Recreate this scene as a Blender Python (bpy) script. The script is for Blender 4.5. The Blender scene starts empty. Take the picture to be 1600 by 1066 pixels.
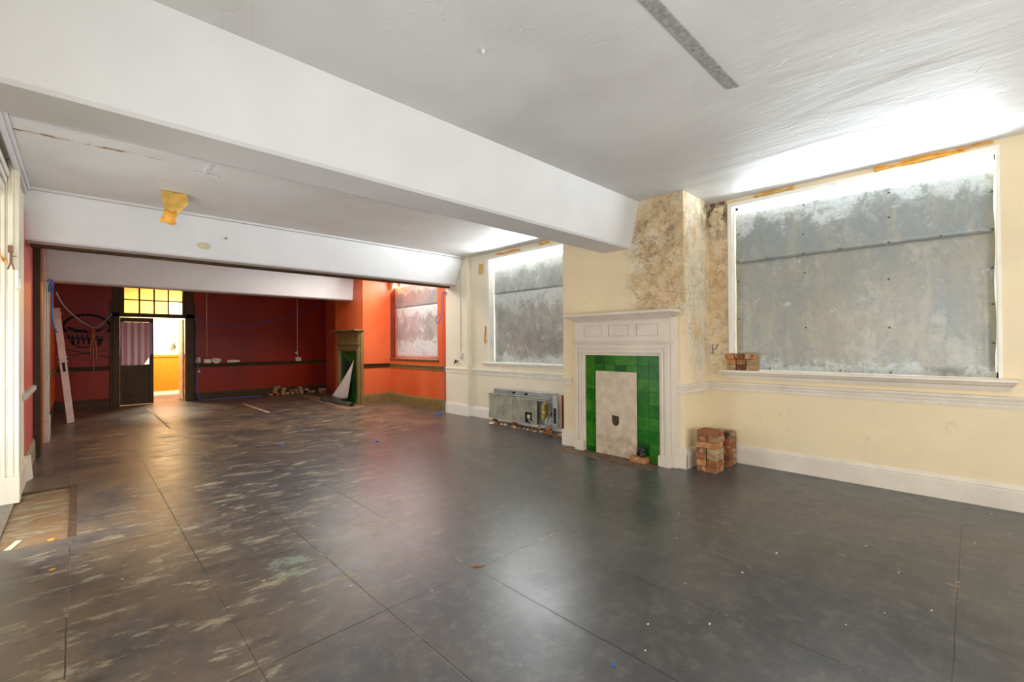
import bpy, bmesh, math, random
from mathutils import Vector, Matrix, noise
from mathutils.geometry import tessellate_polygon
random.seed(7)
PI = math.pi
sc = bpy.context.scene
COL = sc.collection

# ---------------------------------------------------------------- camera
cam_d = bpy.data.cameras.new('camera'); cam = bpy.data.objects.new('camera', cam_d); COL.objects.link(cam)
YAW, PIT, ROL, F = math.radians(44.09), math.radians(.363), math.radians(-.408), 699.6
cam_d.sensor_width = 36; cam_d.lens = 36 * F / 1600; cam_d.clip_start = .02; cam_d.clip_end = 200
fw = Vector((math.sin(YAW), math.cos(YAW), 0)); rt = Vector((math.cos(YAW), -math.sin(YAW), 0)); up = Vector((0, 0, 1))
f2 = fw * math.cos(PIT) + up * math.sin(PIT); u2 = up * math.cos(PIT) - fw * math.sin(PIT)
r3 = rt * math.cos(ROL) + u2 * math.sin(ROL); u3 = u2 * math.cos(ROL) - rt * math.sin(ROL)
m = Matrix((r3, u3, -f2)).transposed().to_4x4(); m.translation = Vector((0, 0, 1.42))
cam.matrix_world = m
sc.camera = cam

# ---------------------------------------------------------------- world, exposure
sc.view_settings.view_transform = 'Standard'; sc.view_settings.look = 'None'
sc.view_settings.gamma = 1; sc.view_settings.use_curve_mapping = False
sc.view_settings.exposure = 0.13
w = bpy.data.worlds.new('sky'); sc.world = w; w.use_nodes = True
bg = w.node_tree.nodes['Background']; bg.inputs[0].default_value = (.80, .90, 1, 1); bg.inputs[1].default_value = 2.6

# ---------------------------------------------------------------- lights
def area(name, loc, rot, sx, sy, power, col):
    l = bpy.data.lights.new(name, 'AREA'); l.shape = 'RECTANGLE'; l.size = sx; l.size_y = sy; l.energy = power; l.color = col
    o = bpy.data.objects.new(name, l); COL.objects.link(o); o.location = loc; o.rotation_euler = rot
    return o
# added fill light behind the camera, in front of a windowless wall
area('rear_fill_light', (2.4, -2.5, 1.4), (PI/2 + .38, 0, 0), 5.0, 2.0, 155, (.94, .97, 1))
# added fill lights left of the camera, just out of the picture
area('left_fill_light', (-.60, 4.75, 1.1), (0, -PI/2 - .1, .45), 1.8, 1.3, 62, (.94, .96, 1))
area('left_fill_light', (-.60, .6, 1.3), (0, -PI/2, 0), 1.8, 2.2, 62, (.95, .97, 1))  # added fill too; the left wall is solid here
# daylight falling through the gaps over the metal sheets
area('window_gap_daylight', (5.69, .92, 2.965), (0, PI/2 + .35, 0), .12, 2.08, 62, (.86, .94, 1))
area('window_gap_daylight', (5.76, 5.4, 2.955), (0, PI/2 + .3, 0), .10, 1.9, 120, (.9, .95, 1))
area('window_gap_daylight', (5.82, 9.2, 2.90), (0, PI/2 + .1, 0), .10, 1.8, 60, (.9, .95, 1))
# added fill light under the far bay ceiling, hidden by the middle beam
area('far_bay_fill_light', (4.2, 8.9, 3.08), (0, 0, 0), 1.6, 1.3, 80, (1, .95, .88))
# lamp of the lobby behind the far door
area('lobby_lamp', (1.9, 15.6, 3.0), (0, 0, 0), 1.0, .6, 260, (1, .88, .66))

# ---------------------------------------------------------------- material helpers
def S(r, g, b):
    f = lambda c: (c/255/12.92) if c/255 <= .04045 else ((c/255+.055)/1.055)**2.4
    return (f(r), f(g), f(b), 1)
class NT:
    def __init__(s, name):
        s.m = bpy.data.materials.new(name); s.m.use_nodes = True; s.t = s.m.node_tree; s.n = s.t.nodes; s.l = s.t.links
        s.p = s.n['Principled BSDF']; s._pos = None
    def node(s, t, **k):
        n = s.n.new(t)
        for a, v in k.items(): setattr(n, a, v)
        return n
    def link(s, v, inp):
        if isinstance(v, bpy.types.NodeSocket): s.l.new(v, inp)
        else: inp.default_value = v
    @property
    def pos(s):
        if not s._pos: s._pos = s.node('ShaderNodeTexCoord').outputs['Object']
        return s._pos
    def xyz(s, v=None):
        n = s.node('ShaderNodeSeparateXYZ'); s.l.new(v or s.pos, n.inputs[0]); return n.outputs
    def scaled(s, sc_, rot=(0, 0, 0), v=None, loc=(0, 0, 0)):
        n = s.node('ShaderNodeMapping'); n.inputs['Scale'].default_value = sc_; n.inputs['Rotation'].default_value = rot; n.inputs['Location'].default_value = loc
        s.l.new(v or s.pos, n.inputs[0]); return n.outputs[0]
    def noise(s, scale, detail=4, rough=.55, v=None, dist=0):
        n = s.node('ShaderNodeTexNoise'); n.inputs['Scale'].default_value = scale; n.inputs['Detail'].default_value = detail
        n.inputs['Roughness'].default_value = rough; n.inputs['Distortion'].default_value = dist
        s.l.new(v or s.pos, n.inputs['Vector']); return n.outputs['Fac']
    def voro(s, scale, v=None, feature='DISTANCE_TO_EDGE'):
        n = s.node('ShaderNodeTexVoronoi', feature=feature); n.inputs['Scale'].default_value = scale
        s.l.new(v or s.pos, n.inputs['Vector']); return n.outputs['Distance']
    def m_(s, op, a, b=0.0, c=None, clamp=False):
        n = s.node('ShaderNodeMath', operation=op, use_clamp=clamp); s.link(a, n.inputs[0]); s.link(b, n.inputs[1])
        if c is not None: s.link(c, n.inputs[2])
        return n.outputs[0]
    def ramp(s, v, lo, hi, a=0., b=1.):
        n = s.node('ShaderNodeMapRange', interpolation_type='SMOOTHSTEP'); s.link(v, n.inputs[0])
        for i, x in enumerate((lo, hi, a, b)): n.inputs[i+1].default_value = x
        return n.outputs[0]
    def mix(s, f, a, b):
        n = s.node('ShaderNodeMix', data_type='RGBA'); s.link(f, n.inputs[0]); s.link(a, n.inputs[6]); s.link(b, n.inputs[7]); return n.outputs[2]
    def bump(s, h, strength=.3, dist=.01):
        n = s.node('ShaderNodeBump'); n.inputs['Strength'].default_value = strength; n.inputs['Distance'].default_value = dist
        s.l.new(h, n.inputs['Height']); s.l.new(n.outputs[0], s.p.inputs['Normal'])
    def fin(s, col, rough=.6, metal=0., spec=.5):
        s.link(col, s.p.inputs['Base Color']); s.link(rough, s.p.inputs['Roughness']); s.link(metal, s.p.inputs['Metallic'])
        s.p.inputs['Specular IOR Level'].default_value = spec
        return s.m
    def blob(s, c, r):   # soft ellipsoid mask around c, 1 in the middle
        n = s.node('ShaderNodeVectorMath', operation='SUBTRACT'); s.l.new(s.pos, n.inputs[0]); n.inputs[1].default_value = c
        d = s.node('ShaderNodeVectorMath', operation='DIVIDE'); s.l.new(n.outputs[0], d.inputs[0]); d.inputs[1].default_value = r
        e = s.node('ShaderNodeVectorMath', operation='LENGTH'); s.l.new(d.outputs[0], e.inputs[0])
        return s.ramp(e.outputs['Value'], 1.0, 0.25)

def simple(name, col, rough=.55, var=.12, scale=6, bump=.15, bs=60, metal=0., spec=.5, chips=None, chip_amt=.70):
    t = NT(name); n1 = t.noise(scale, 4)
    dark = tuple(c * (1 - var * 2.2) for c in col[:3]) + (1,); lite = tuple(min(1, c * (1 + var)) for c in col[:3]) + (1,)
    c = t.mix(t.ramp(n1, .3, .7), dark, lite)
    if chips: c = t.mix(t.ramp(t.noise(scale * 3.5, 6, .7), chip_amt, chip_amt + .03), c, chips)
    if bump: t.bump(t.noise(bs, 3), bump, .004)
    return t.fin(c, rough, metal, spec)

M = {}
M['white_ceiling'] = simple('painted_ceiling', S(214, 212, 210), .6, .03, 2, .2, 25)
def ceiling_mat():
    t = NT('cracked_white_ceiling'); v = t.scaled((1, 1, 1))
    c = t.mix(t.ramp(t.noise(1.1, 3), .35, .7), S(204, 202, 200), S(216, 215, 213))
    long_ = t.noise(.9, 4, .5, t.scaled((1.9, .6, 1), (0, 0, .25)), .5)
    crack = t.ramp(t.m_('ABSOLUTE', t.m_('SUBTRACT', t.noise(.8, 4, .6, t.scaled((2.6, .5, 1), (0, 0, .2)), .6), .5)), 0, .004)
    h = t.m_('ADD', t.m_('MULTIPLY', long_, 1.3), t.m_('MULTIPLY', t.noise(20, 5, .6), .06))
    h = t.m_('ADD', h, t.m_('MULTIPLY', t.ramp(t.noise(5, 5, .7), .64, .70), .10))
    h = t.m_('ADD', h, t.m_('MULTIPLY', crack, .10))
    t.bump(h, .42, .045)
    return t.fin(c, .55)
M['ceiling'] = ceiling_mat()
def ceiling2_mat():
    t = NT('white_ceiling_with_rusty_crack'); x = t.xyz()
    c = t.mix(t.ramp(t.noise(1.6, 4), .3, .7), S(214, 211, 206), S(222, 220, 217))
    yy = t.m_('ADD', x[1], t.m_('MULTIPLY', t.m_('SUBTRACT', t.noise(4, 6, .7), .5), .12)); d = t.m_('ABSOLUTE', t.m_('SUBTRACT', yy, t.m_('ADD', 5.22, t.m_('MULTIPLY', x[0], -.06))))
    stain = t.m_('MULTIPLY', t.m_('MULTIPLY', t.ramp(d, .035, .006), t.ramp(x[0], .75, .2)), t.ramp(t.noise(7, 7, .75), .42, .56))
    c = t.mix(stain, c, S(146, 104, 58))
    t.bump(t.noise(12, 5, .6), .15, .01)
    return t.fin(c, .6)
M['ceiling_two'] = ceiling2_mat()
def plaster(name, base, damp=True):
    t = NT(name)
    c = t.mix(t.ramp(t.noise(1.6, 5), .3, .7), tuple(x * .93 for x in base[:3]) + (1,), base)
    h = t.m_('MULTIPLY', t.noise(70, 3), .12)
    if damp:
        z1 = t.blob((4.9, 2.45, 2.72), (.9, .85, .85)); z2 = t.blob((5.35, 2.15, 2.0), (.7, .5, 1.7)); z3 = t.blob((4.9, 2.5, 2.1), (.3, .75, .6))
        zone = t.m_('MAXIMUM', t.m_('MAXIMUM', z1, z2), z3); x = t.xyz()
        nz = t.noise(6.5, 10, .78, dist=.3)
        och = t.ramp(t.m_('ADD', nz, t.m_('MULTIPLY', zone, .30)), .58, .88)
        c = t.mix(t.m_('MULTIPLY', och, .62), c, S(200, 158, 100))
        side = t.m_('MULTIPLY', t.ramp(x[0], 4.93, 4.99), t.ramp(x[0], 5.50, 5.40))      # flaked white return of the breast
        pale = t.m_('MULTIPLY', t.ramp(t.m_('ADD', t.noise(4.2, 8, .75, t.scaled((1, 1, .6)), .3), t.m_('MULTIPLY', side, .10)), .50, .60), t.ramp(zone, .15, .7))
        c = t.mix(t.m_('MULTIPLY', pale, .8), c, S(222, 212, 192))
        g = t.m_('MULTIPLY', t.ramp(t.noise(6, 12, .82, dist=.4), .47, .60), t.m_('MAXIMUM', t.blob((4.9, 2.62, 2.72), (.3, .42, .5)), t.m_('MULTIPLY', zone, .25)))
        c = t.mix(t.m_('MULTIPLY', g, .85), c, S(130, 114, 98))
        vein = t.m_('MULTIPLY', t.ramp(t.m_('ABSOLUTE', t.m_('SUBTRACT', t.noise(2.4, 9, .78, dist=.3), .5)), .010, .002), t.ramp(zone, .2, .7))
        c = t.mix(t.m_('MULTIPLY', vein, .7), c, S(120, 80, 44))
        spots = t.m_('MULTIPLY', t.ramp(t.noise(17, 9, .8), .68, .72), t.ramp(zone, .2, .8))
        c = t.mix(t.m_('MULTIPLY', spots, .8), c, S(94, 62, 36))
        k = t.blob((5.6, 2.17, 3.0), (.5, .26, .42))
        c = t.mix(t.m_('MULTIPLY', k, t.ramp(t.noise(8, 6, .7), .40, .58)), c, S(84, 62, 42))
        crk = t.m_('MULTIPLY', t.ramp(t.noise(24, 5, .7), .655, .675), t.blob((5.6, 1.45, .66), (.3, .38, .13)))
        c = t.mix(crk, c, S(70, 50, 36))
        h = t.m_('ADD', h, t.m_('MULTIPLY', t.m_('MULTIPLY', nz, zone), 3.0))
        h = t.m_('SUBTRACT', h, t.m_('MULTIPLY', vein, .6))
    fine = t.ramp(t.m_('ABSOLUTE', t.m_('SUBTRACT', t.noise(.9, 3, .5, dist=1.4), .5)), .0016, .0006)
    c = t.mix(t.m_('MULTIPLY', fine, .14), c, S(140, 110, 78))
    t.bump(h, .5, .02)
    return t.fin(c, .5)
M['cream'] = plaster('cream_damp_plaster', S(237, 217, 178))
M['cream_plain'] = plaster('cream_wall_paint', S(242, 232, 208), False)
M['wood_white'] = simple('cream_white_gloss_woodwork', S(230, 218, 200), .35, .04, 3, .08, 40, chips=S(92, 70, 52), chip_amt=.70)
M['mantel_white'] = simple('off_white_mantel_paint', S(222, 208, 190), .4, .03, 3, .06, 40, chips=S(120, 96, 78), chip_amt=.76)
M['frame_white'] = simple('white_window_frame', S(240, 236, 224), .4, .03, 4, .05)
def red_mat(name, a, b):
    t = NT(name)
    c = t.mix(t.ramp(t.noise(1.3, 4, .5, t.scaled((1, 1, .35))), .3, .7), a, b)
    c = t.mix(t.ramp(t.noise(28, 5, .6), .76, .78), c, S(220, 160, 130))
    t.bump(t.noise(55, 3), .12, .004)
    return t.fin(c, .42, 0, .28)
M['red'] = red_mat('deep_red_gloss_wall', S(128, 26, 6), S(152, 38, 9))
M['orange_red'] = red_mat('orange_red_wall', S(204, 84, 42), S(216, 106, 60))
M['red_with_sheen'] = red_mat('red_wall_painted_sheen', S(190, 82, 78), S(204, 98, 92))  # red wall with its pink sheen put into the colour
M['brown'] = simple('dark_brown_gloss_paint', S(72, 52, 26), .5, .1, 5, .1, 40, chips=S(150, 130, 104), chip_amt=.725, spec=.25)
M['olive'] = simple('olive_brown_woodwork', S(128, 106, 62), .4, .08, 5, .08, 40, chips=S(170, 150, 110), chip_amt=.72)
M['board'] = None
def board_mat():
    t = NT('stained_white_board'); x = t.xyz()
    c = t.mix(t.ramp(t.noise(7, 5), .35, .7), S(198, 178, 152), S(216, 200, 176))
    st = t.m_('MULTIPLY', t.ramp(x[2], .5, .05), t.ramp(t.noise(6, 6, .65), .42, .62))
    c = t.mix(t.m_('MULTIPLY', st, .6), c, S(140, 104, 70))
    c = t.mix(t.m_('MULTIPLY', t.ramp(t.noise(16, 6, .7), .67, .69), t.blob((4.85, 3.14, .45), (.1, .3, .3))), c, S(70, 50, 40))
    t.bump(t.noise(50, 4), .2, .003)
    return t.fin(c, .6)
M['board'] = board_mat()
def tile_mat(name, a, b):
    t = NT(name); c = t.mix(t.ramp(t.noise(11, 3), .3, .7), a, b); t.bump(t.noise(14, 2), .18, .01)
    return t.fin(c, .22, 0, .32)
M['tile0'] = tile_mat('green_glazed_tile', S(16, 88, 6), S(28, 112, 12))
M['tile1'] = tile_mat('dark_green_glazed_tile', S(10, 66, 10), S(18, 86, 14))
M['tile2'] = tile_mat('mid_green_glazed_tile', S(36, 104, 14), S(56, 124, 26))
M['grout'] = simple('tile_grout', S(120, 150, 84), .7)
M['black'] = simple('soot_black', S(22, 20, 20), .8)
def floor_mat():
    t = NT('worn_grey_floor_paint'); x = t.xyz()
    base = t.mix(t.ramp(t.noise(.8, 5, .6), .35, .68), S(60, 62, 65), S(80, 80, 79))
    base = t.mix(t.m_('MULTIPLY', t.ramp(t.noise(9, 9, .78), .45, .66), .42), base, S(116, 112, 106))
    base = t.mix(t.m_('MULTIPLY', t.ramp(t.noise(2.6, 8, .68, t.scaled((1, 1, 1), loc=(4, 1, 0))), .50, .66), .45), base, S(50, 49, 50))
    fs = t.m_('MULTIPLY', t.ramp(t.noise(6, 10, .8, t.scaled((.35, 2.6, 1), (0, 0, .9))), .66, .70), .75); base = t.mix(fs, base, S(168, 154, 128))
    # brown worn zone along the left side and the far bays
    wz = t.m_('MAXIMUM', t.ramp(x[0], 1.9, -.1), t.ramp(x[1], 4.2, 8.5))
    wn = t.noise(1.4, 6, .65, t.scaled((1.0, .7, 1), (0, 0, .8)))
    wear = t.m_('MULTIPLY', t.ramp(wn, .36, .60), wz)
    base = t.mix(t.m_('MULTIPLY', wear, .78), base, S(118, 98, 74))
    # long pale scuffs
    sv = t.scaled((1.7, 4.6, 1), (0, 0, .77)); sn = t.noise(1.5, 12, .8, sv, .25)
    zn = t.m_('MAXIMUM', t.blob((1.2, 4.4, 0), (1.6, 2.6, 2)), t.m_('MAXIMUM', t.blob((2.4, 9.6, 0), (3.6, 4.6, 2)), t.blob((.2, 3.2, 0), (.9, 2.2, 2))))
    sc1 = t.m_('MULTIPLY', t.ramp(sn, .53, .595), t.ramp(zn, .0, .5))
    base = t.mix(t.m_('MULTIPLY', sc1, .85), base, S(158, 146, 122))
    dk = t.m_('MULTIPLY', t.ramp(t.noise(1.3, 6, .7, t.scaled((1.2, 3.2, 1), (0, 0, .77), loc=(3, 9, 0))), .56, .68), t.ramp(zn, .0, .6))
    base = t.mix(t.m_('MULTIPLY', dk, .7), base, S(44, 38, 36))
    # patches of bare pale green
    gz = t.m_('MAXIMUM', t.m_('MULTIPLY', t.blob((.99, 3.12, 0), (.30, .36, 1)), .72), t.m_('MULTIPLY', t.blob((.9, 4.0, 0), (1.5, 1.9, 1)), .42))
    gn = t.noise(4.6, 12, .8, t.scaled((1, 1.7, 1), (0, 0, .77)))
    gm = t.ramp(t.m_('ADD', gn, t.m_('MULTIPLY', gz, .30)), .69, .73)
    base = t.mix(t.m_('MULTIPLY', gm, .8), base, S(132, 146, 124))
    # little specks
    base = t.mix(t.m_('MULTIPLY', t.ramp(t.noise(19, 5, .75, dist=.5), .735, .75), .8), base, S(170, 160, 140))
    base = t.mix(t.m_('MULTIPLY', t.ramp(t.noise(40, 4, .7), .70, .72), .6), base, S(150, 146, 136))
    # board joints
    wob = t.m_('MULTIPLY', t.m_('SUBTRACT', t.noise(3, 3), .5), .012)
    def lines(v, first, step, w0):
        u = t.m_('DIVIDE', t.m_('SUBTRACT', t.m_('ADD', v, wob), first), step)
        d = t.m_('MULTIPLY', t.m_('ABSOLUTE', t.m_('SUBTRACT', u, t.m_('ROUND', u))), step)
        return t.ramp(d, w0, w0 * .35)
    jx = lines(x[0], -.045, .616, .005); jy = lines(x[1], 2.2, 2.12, .005)
    vis = t.ramp(t.noise(1.2, 3), .30, .52)
    j = t.m_('MULTIPLY', t.m_('MAXIMUM', jx, jy), vis)
    base = t.mix(t.m_('MULTIPLY', j, .85), base, S(34, 28, 24))
    edge = t.m_('MULTIPLY', t.m_('MAXIMUM', lines(x[0], -.045, .616, .011), lines(x[1], 2.2, 2.12, .012)), t.ramp(t.noise(2.3, 9, .85), .56, .60))
    base = t.mix(t.m_('MULTIPLY', edge, .8), base, S(166, 138, 104))
    r = t.m_('ADD', .22, t.m_('MULTIPLY', t.noise(3.5, 8, .7), .22)); r = t.m_('ADD', r, t.m_('MULTIPLY', wear, .06)); r = t.m_('ADD', r, t.m_('MULTIPLY', sc1, .2))
    h = t.m_('ADD', t.m_('MULTIPLY', t.noise(60, 4, .6), .35), t.m_('MULTIPLY', t.noise(9, 3), .5)); h = t.m_('SUBTRACT', h, t.m_('MULTIPLY', j, .8))
    t.bump(h, .32, .005)
    return t.fin(base, r, 0, .62)
M['floor'] = floor_mat()
def subfloor_mat():
    t = NT('bare_parquet_with_green_paint')
    n = t.noise(2.2, 10, .78, t.scaled((1.6, 5, 1), (0, 0, .77)))
    c = t.mix(t.m_('MULTIPLY', t.ramp(n, .46, .62), .8), S(124, 92, 58), S(140, 142, 118)); c = t.mix(t.ramp(t.noise(5, 6, .7), .56, .66), c, S(118, 84, 52))
    t.bump(n, .5, .01)
    return t.fin(c, .7)
M['subfloor'] = subfloor_mat()
M['hearth'] = simple('dusty_brown_hearth', S(112, 92, 68), .75, .18, 8, .4, 30)
M['carpet'] = simple('brown_hardboard', S(140, 108, 84), .75, .1, 5, .2, 60)
def galv(name, seed, warm, pale_lo, pale_hi, k=0.):
    t = NT(name); x = t.xyz()
    v = t.scaled((1, 1, 1), loc=(seed, seed * 2, seed))
    big = t.noise(1.6, 10, .74, v, .1)
    c = t.mix(t.ramp(big, .30, .70), S(146, 151, 149), S(*warm))
    drip = t.noise(3.2, 7, .7, t.scaled((1, 1.6, .35), loc=(seed, seed, 0)), .3)
    c = t.mix(t.m_('MULTIPLY', t.ramp(drip, .48, .62), .6), c, S(176, 170, 154))
    c = t.mix(t.m_('MULTIPLY', t.ramp(t.noise(2.4, 10, .8, t.scaled((1, 1, .8), loc=(seed+3, 1, seed))), .52, .62), .5), c, S(190, 190, 180))
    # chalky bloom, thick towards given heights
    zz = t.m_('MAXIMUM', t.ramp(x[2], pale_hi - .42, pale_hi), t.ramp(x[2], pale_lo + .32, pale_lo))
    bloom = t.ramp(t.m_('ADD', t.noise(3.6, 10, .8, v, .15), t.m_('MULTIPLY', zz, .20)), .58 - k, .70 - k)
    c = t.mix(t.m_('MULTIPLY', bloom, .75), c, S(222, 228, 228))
    c = t.mix(t.m_('MULTIPLY', t.ramp(t.noise(14, 12, .85, v), .46, .66), .5), c, S(124, 132, 134))
    t.bump(t.noise(4, 3, .5, v), .12, .02)
    return t.fin(c, t.m_('ADD', .40, t.m_('MULTIPLY', bloom, .3)), .25)
def rivet(): return simple('steel_rivet', S(96, 100, 104), .4, .05, 5, 0, metal=.6)
M['rivet'] = rivet()
def brick_mat(name, a, b):
    t = NT(name); oi = t.node('ShaderNodeObjectInfo'); rnd = oi.outputs['Random']
    off = t.node('ShaderNodeVectorMath', operation='ADD'); t.l.new(t.pos, off.inputs[0])
    cb = t.node('ShaderNodeCombineXYZ'); t.l.new(t.m_('MULTIPLY', rnd, 37.), cb.inputs[0]); t.l.new(t.m_('MULTIPLY', rnd, 91.), cb.inputs[1]); t.l.new(cb.outputs[0], off.inputs[1])
    v = off.outputs[0]
    c = t.mix(t.ramp(t.noise(9, 5, .6, v), .35, .65), a, b)
    c = t.mix(t.ramp(rnd, .0, 1., .0, .5), c, S(150, 96, 56))
    mort = t.ramp(t.noise(11, 8, .75, v), .53, .60); c = t.mix(t.m_('MULTIPLY', mort, .75), c, S(186, 166, 134))
    soot = t.ramp(t.noise(7, 5, .7, t.scaled((1, 1, 1), v=v, loc=(5, 5, 5))), .60, .68); c = t.mix(t.m_('MULTIPLY', soot, .8), c, S(60, 46, 38))
    t.bump(t.noise(60, 5, .7, v), .7, .006)
    return t.fin(c, .85)
M['brick0'] = brick_mat('old_orange_brick', S(176, 108, 58), S(212, 148, 90))
M['brick1'] = brick_mat('old_brown_red_brick', S(122, 70, 42), S(162, 98, 58))
M['brick2'] = brick_mat('dark_sooty_brick', S(48, 26, 18), S(84, 44, 26))
M['brick3'] = brick_mat('buff_brick_with_mortar', S(150, 124, 88), S(182, 158, 116))
M['tape'] = simple('yellowed_masking_tape', S(222, 176, 84), .45, .1, 12, .1)
M['tape_orange'] = simple('orange_yellow_tape', S(238, 170, 62), .5, .1, 12, .1)
M['blue_cable'] = simple('blue_cable_sheath', S(70, 118, 206), .4, .05, 4, 0)
M['violet_cable'] = simple('blue_violet_cable_sheath', S(92, 96, 190), .4, .05, 4, 0)
M['pale_rope'] = simple('pale_blue_grey_rope', S(168, 188, 214), .6, .05, 4, 0)
M['orange_cord'] = simple('orange_cord', S(206, 130, 60), .6, .08, 6, 0)
M['plastic'] = simple('white_plastic', S(226, 220, 206), .35, .03, 5, 0)
M['conduit'] = simple('painted_conduit', S(206, 204, 190), .4, .03, 5, 0)
M['pink_conduit'] = simple('pinkish_white_conduit', S(214, 172, 156), .4, .03, 5, 0)
M['paper'] = simple('torn_white_paper', S(222, 208, 194), .7, .05, 8, .1)
M['chip'] = simple('pale_paint_flake', S(214, 200, 172), .7, .08, 20, 0)
M['plaster_crumb'] = simple('plaster_crumb', S(196, 176, 146), .8, .1, 20, 0)
M['blue_bit'] = simple('blue_plastic_scrap', S(40, 96, 176), .5, .05, 5, 0)
M['leaf'] = simple('rusty_debris', S(150, 98, 60), .8, .2, 30, .3)
M['timber'] = simple('pinkish_primed_timber', S(222, 196, 180), .5, .06, 8, .1, chips=S(130, 96, 78), chip_amt=.72)
M['fin'] = simple('dull_olive_steel_fins', S(206, 204, 186), .4, .12, 7, .05, metal=.15)
M['fin_dark'] = simple('dark_steel', S(48, 48, 44), .45, .1, 9, .05, metal=.4)
M['blue_steel'] = simple('blue_grey_steel', S(192, 200, 200), .4, .08, 6, .05, metal=.3)
M['brass'] = simple('yellow_brass_motor', S(200, 178, 104), .35, .1, 12, .05, metal=.4)
M['rust'] = simple('rust_red_edge', S(140, 44, 30), .6)
M['grey_cloth'] = simple('dark_grey_cloth', S(66, 64, 58), .85, .2, 14, .3)
M['grey_strip'] = simple('bare_concrete_chase', S(158, 156, 152), .85, .14, 30, .9, 60)
M['putty'] = simple('pale_yellow_patch', S(204, 194, 158), .6, .08, 20, .3)
M['graffiti'] = simple('black_spray_paint', S(24, 8, 8), .6, .1, 10, 0)
def osb():
    t = NT('orange_strand_board'); n = t.noise(5, 7, .7, t.scaled((4, 1, 11)))
    c = t.mix(t.ramp(n, .35, .65), S(220, 112, 6), S(248, 150, 28)); return t.fin(c, .5)
M['osb'] = osb()
def curtain_mat():
    t = NT('pink_striped_cloth'); x = t.xyz()
    u = t.m_('FRACT', t.m_('DIVIDE', t.m_('SUBTRACT', x[0], .715), .132))
    s = t.m_('MULTIPLY', t.ramp(u, .40, .48), t.ramp(u, 1.0, .92))
    c = t.mix(s, S(236, 222, 218), S(214, 152, 166))
    e = t.m_('MAXIMUM', t.ramp(x[0], .765, .75), t.ramp(x[0], 1.25, 1.27)); c = t.mix(e, c, S(190, 150, 192))
    return t.fin(c, .8)
M['curtain'] = curtain_mat()
def pane_mat(name, col, ripple):
    t = NT(name); t.n.remove(t.p)
    tr = t.node('ShaderNodeBsdfTranslucent'); tr.inputs[0].default_value = col
    ts = t.node('ShaderNodeBsdfTransparent'); ts.inputs[0].default_value = col
    gl = t.node('ShaderNodeBsdfGlossy'); gl.inputs[1].default_value = .08
    m1 = t.node('ShaderNodeMixShader'); m1.inputs[0].default_value = .45; m2 = t.node('ShaderNodeMixShader'); m2.inputs[0].default_value = .06
    t.l.new(tr.outputs[0], m1.inputs[2]); t.l.new(ts.outputs[0], m1.inputs[1]); t.l.new(m1.outputs[0], m2.inputs[1]); t.l.new(gl.outputs[0], m2.inputs[2])
    t.l.new(m2.outputs[0], t.n['Material Output'].inputs[0]); return t.m
M['pane'] = pane_mat('yellow_obscured_glass', (1, .76, .42, 1), 0)
M['pane_clear'] = pane_mat('rippled_clear_glass', (.95, .93, .88, 1), 1)

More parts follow.
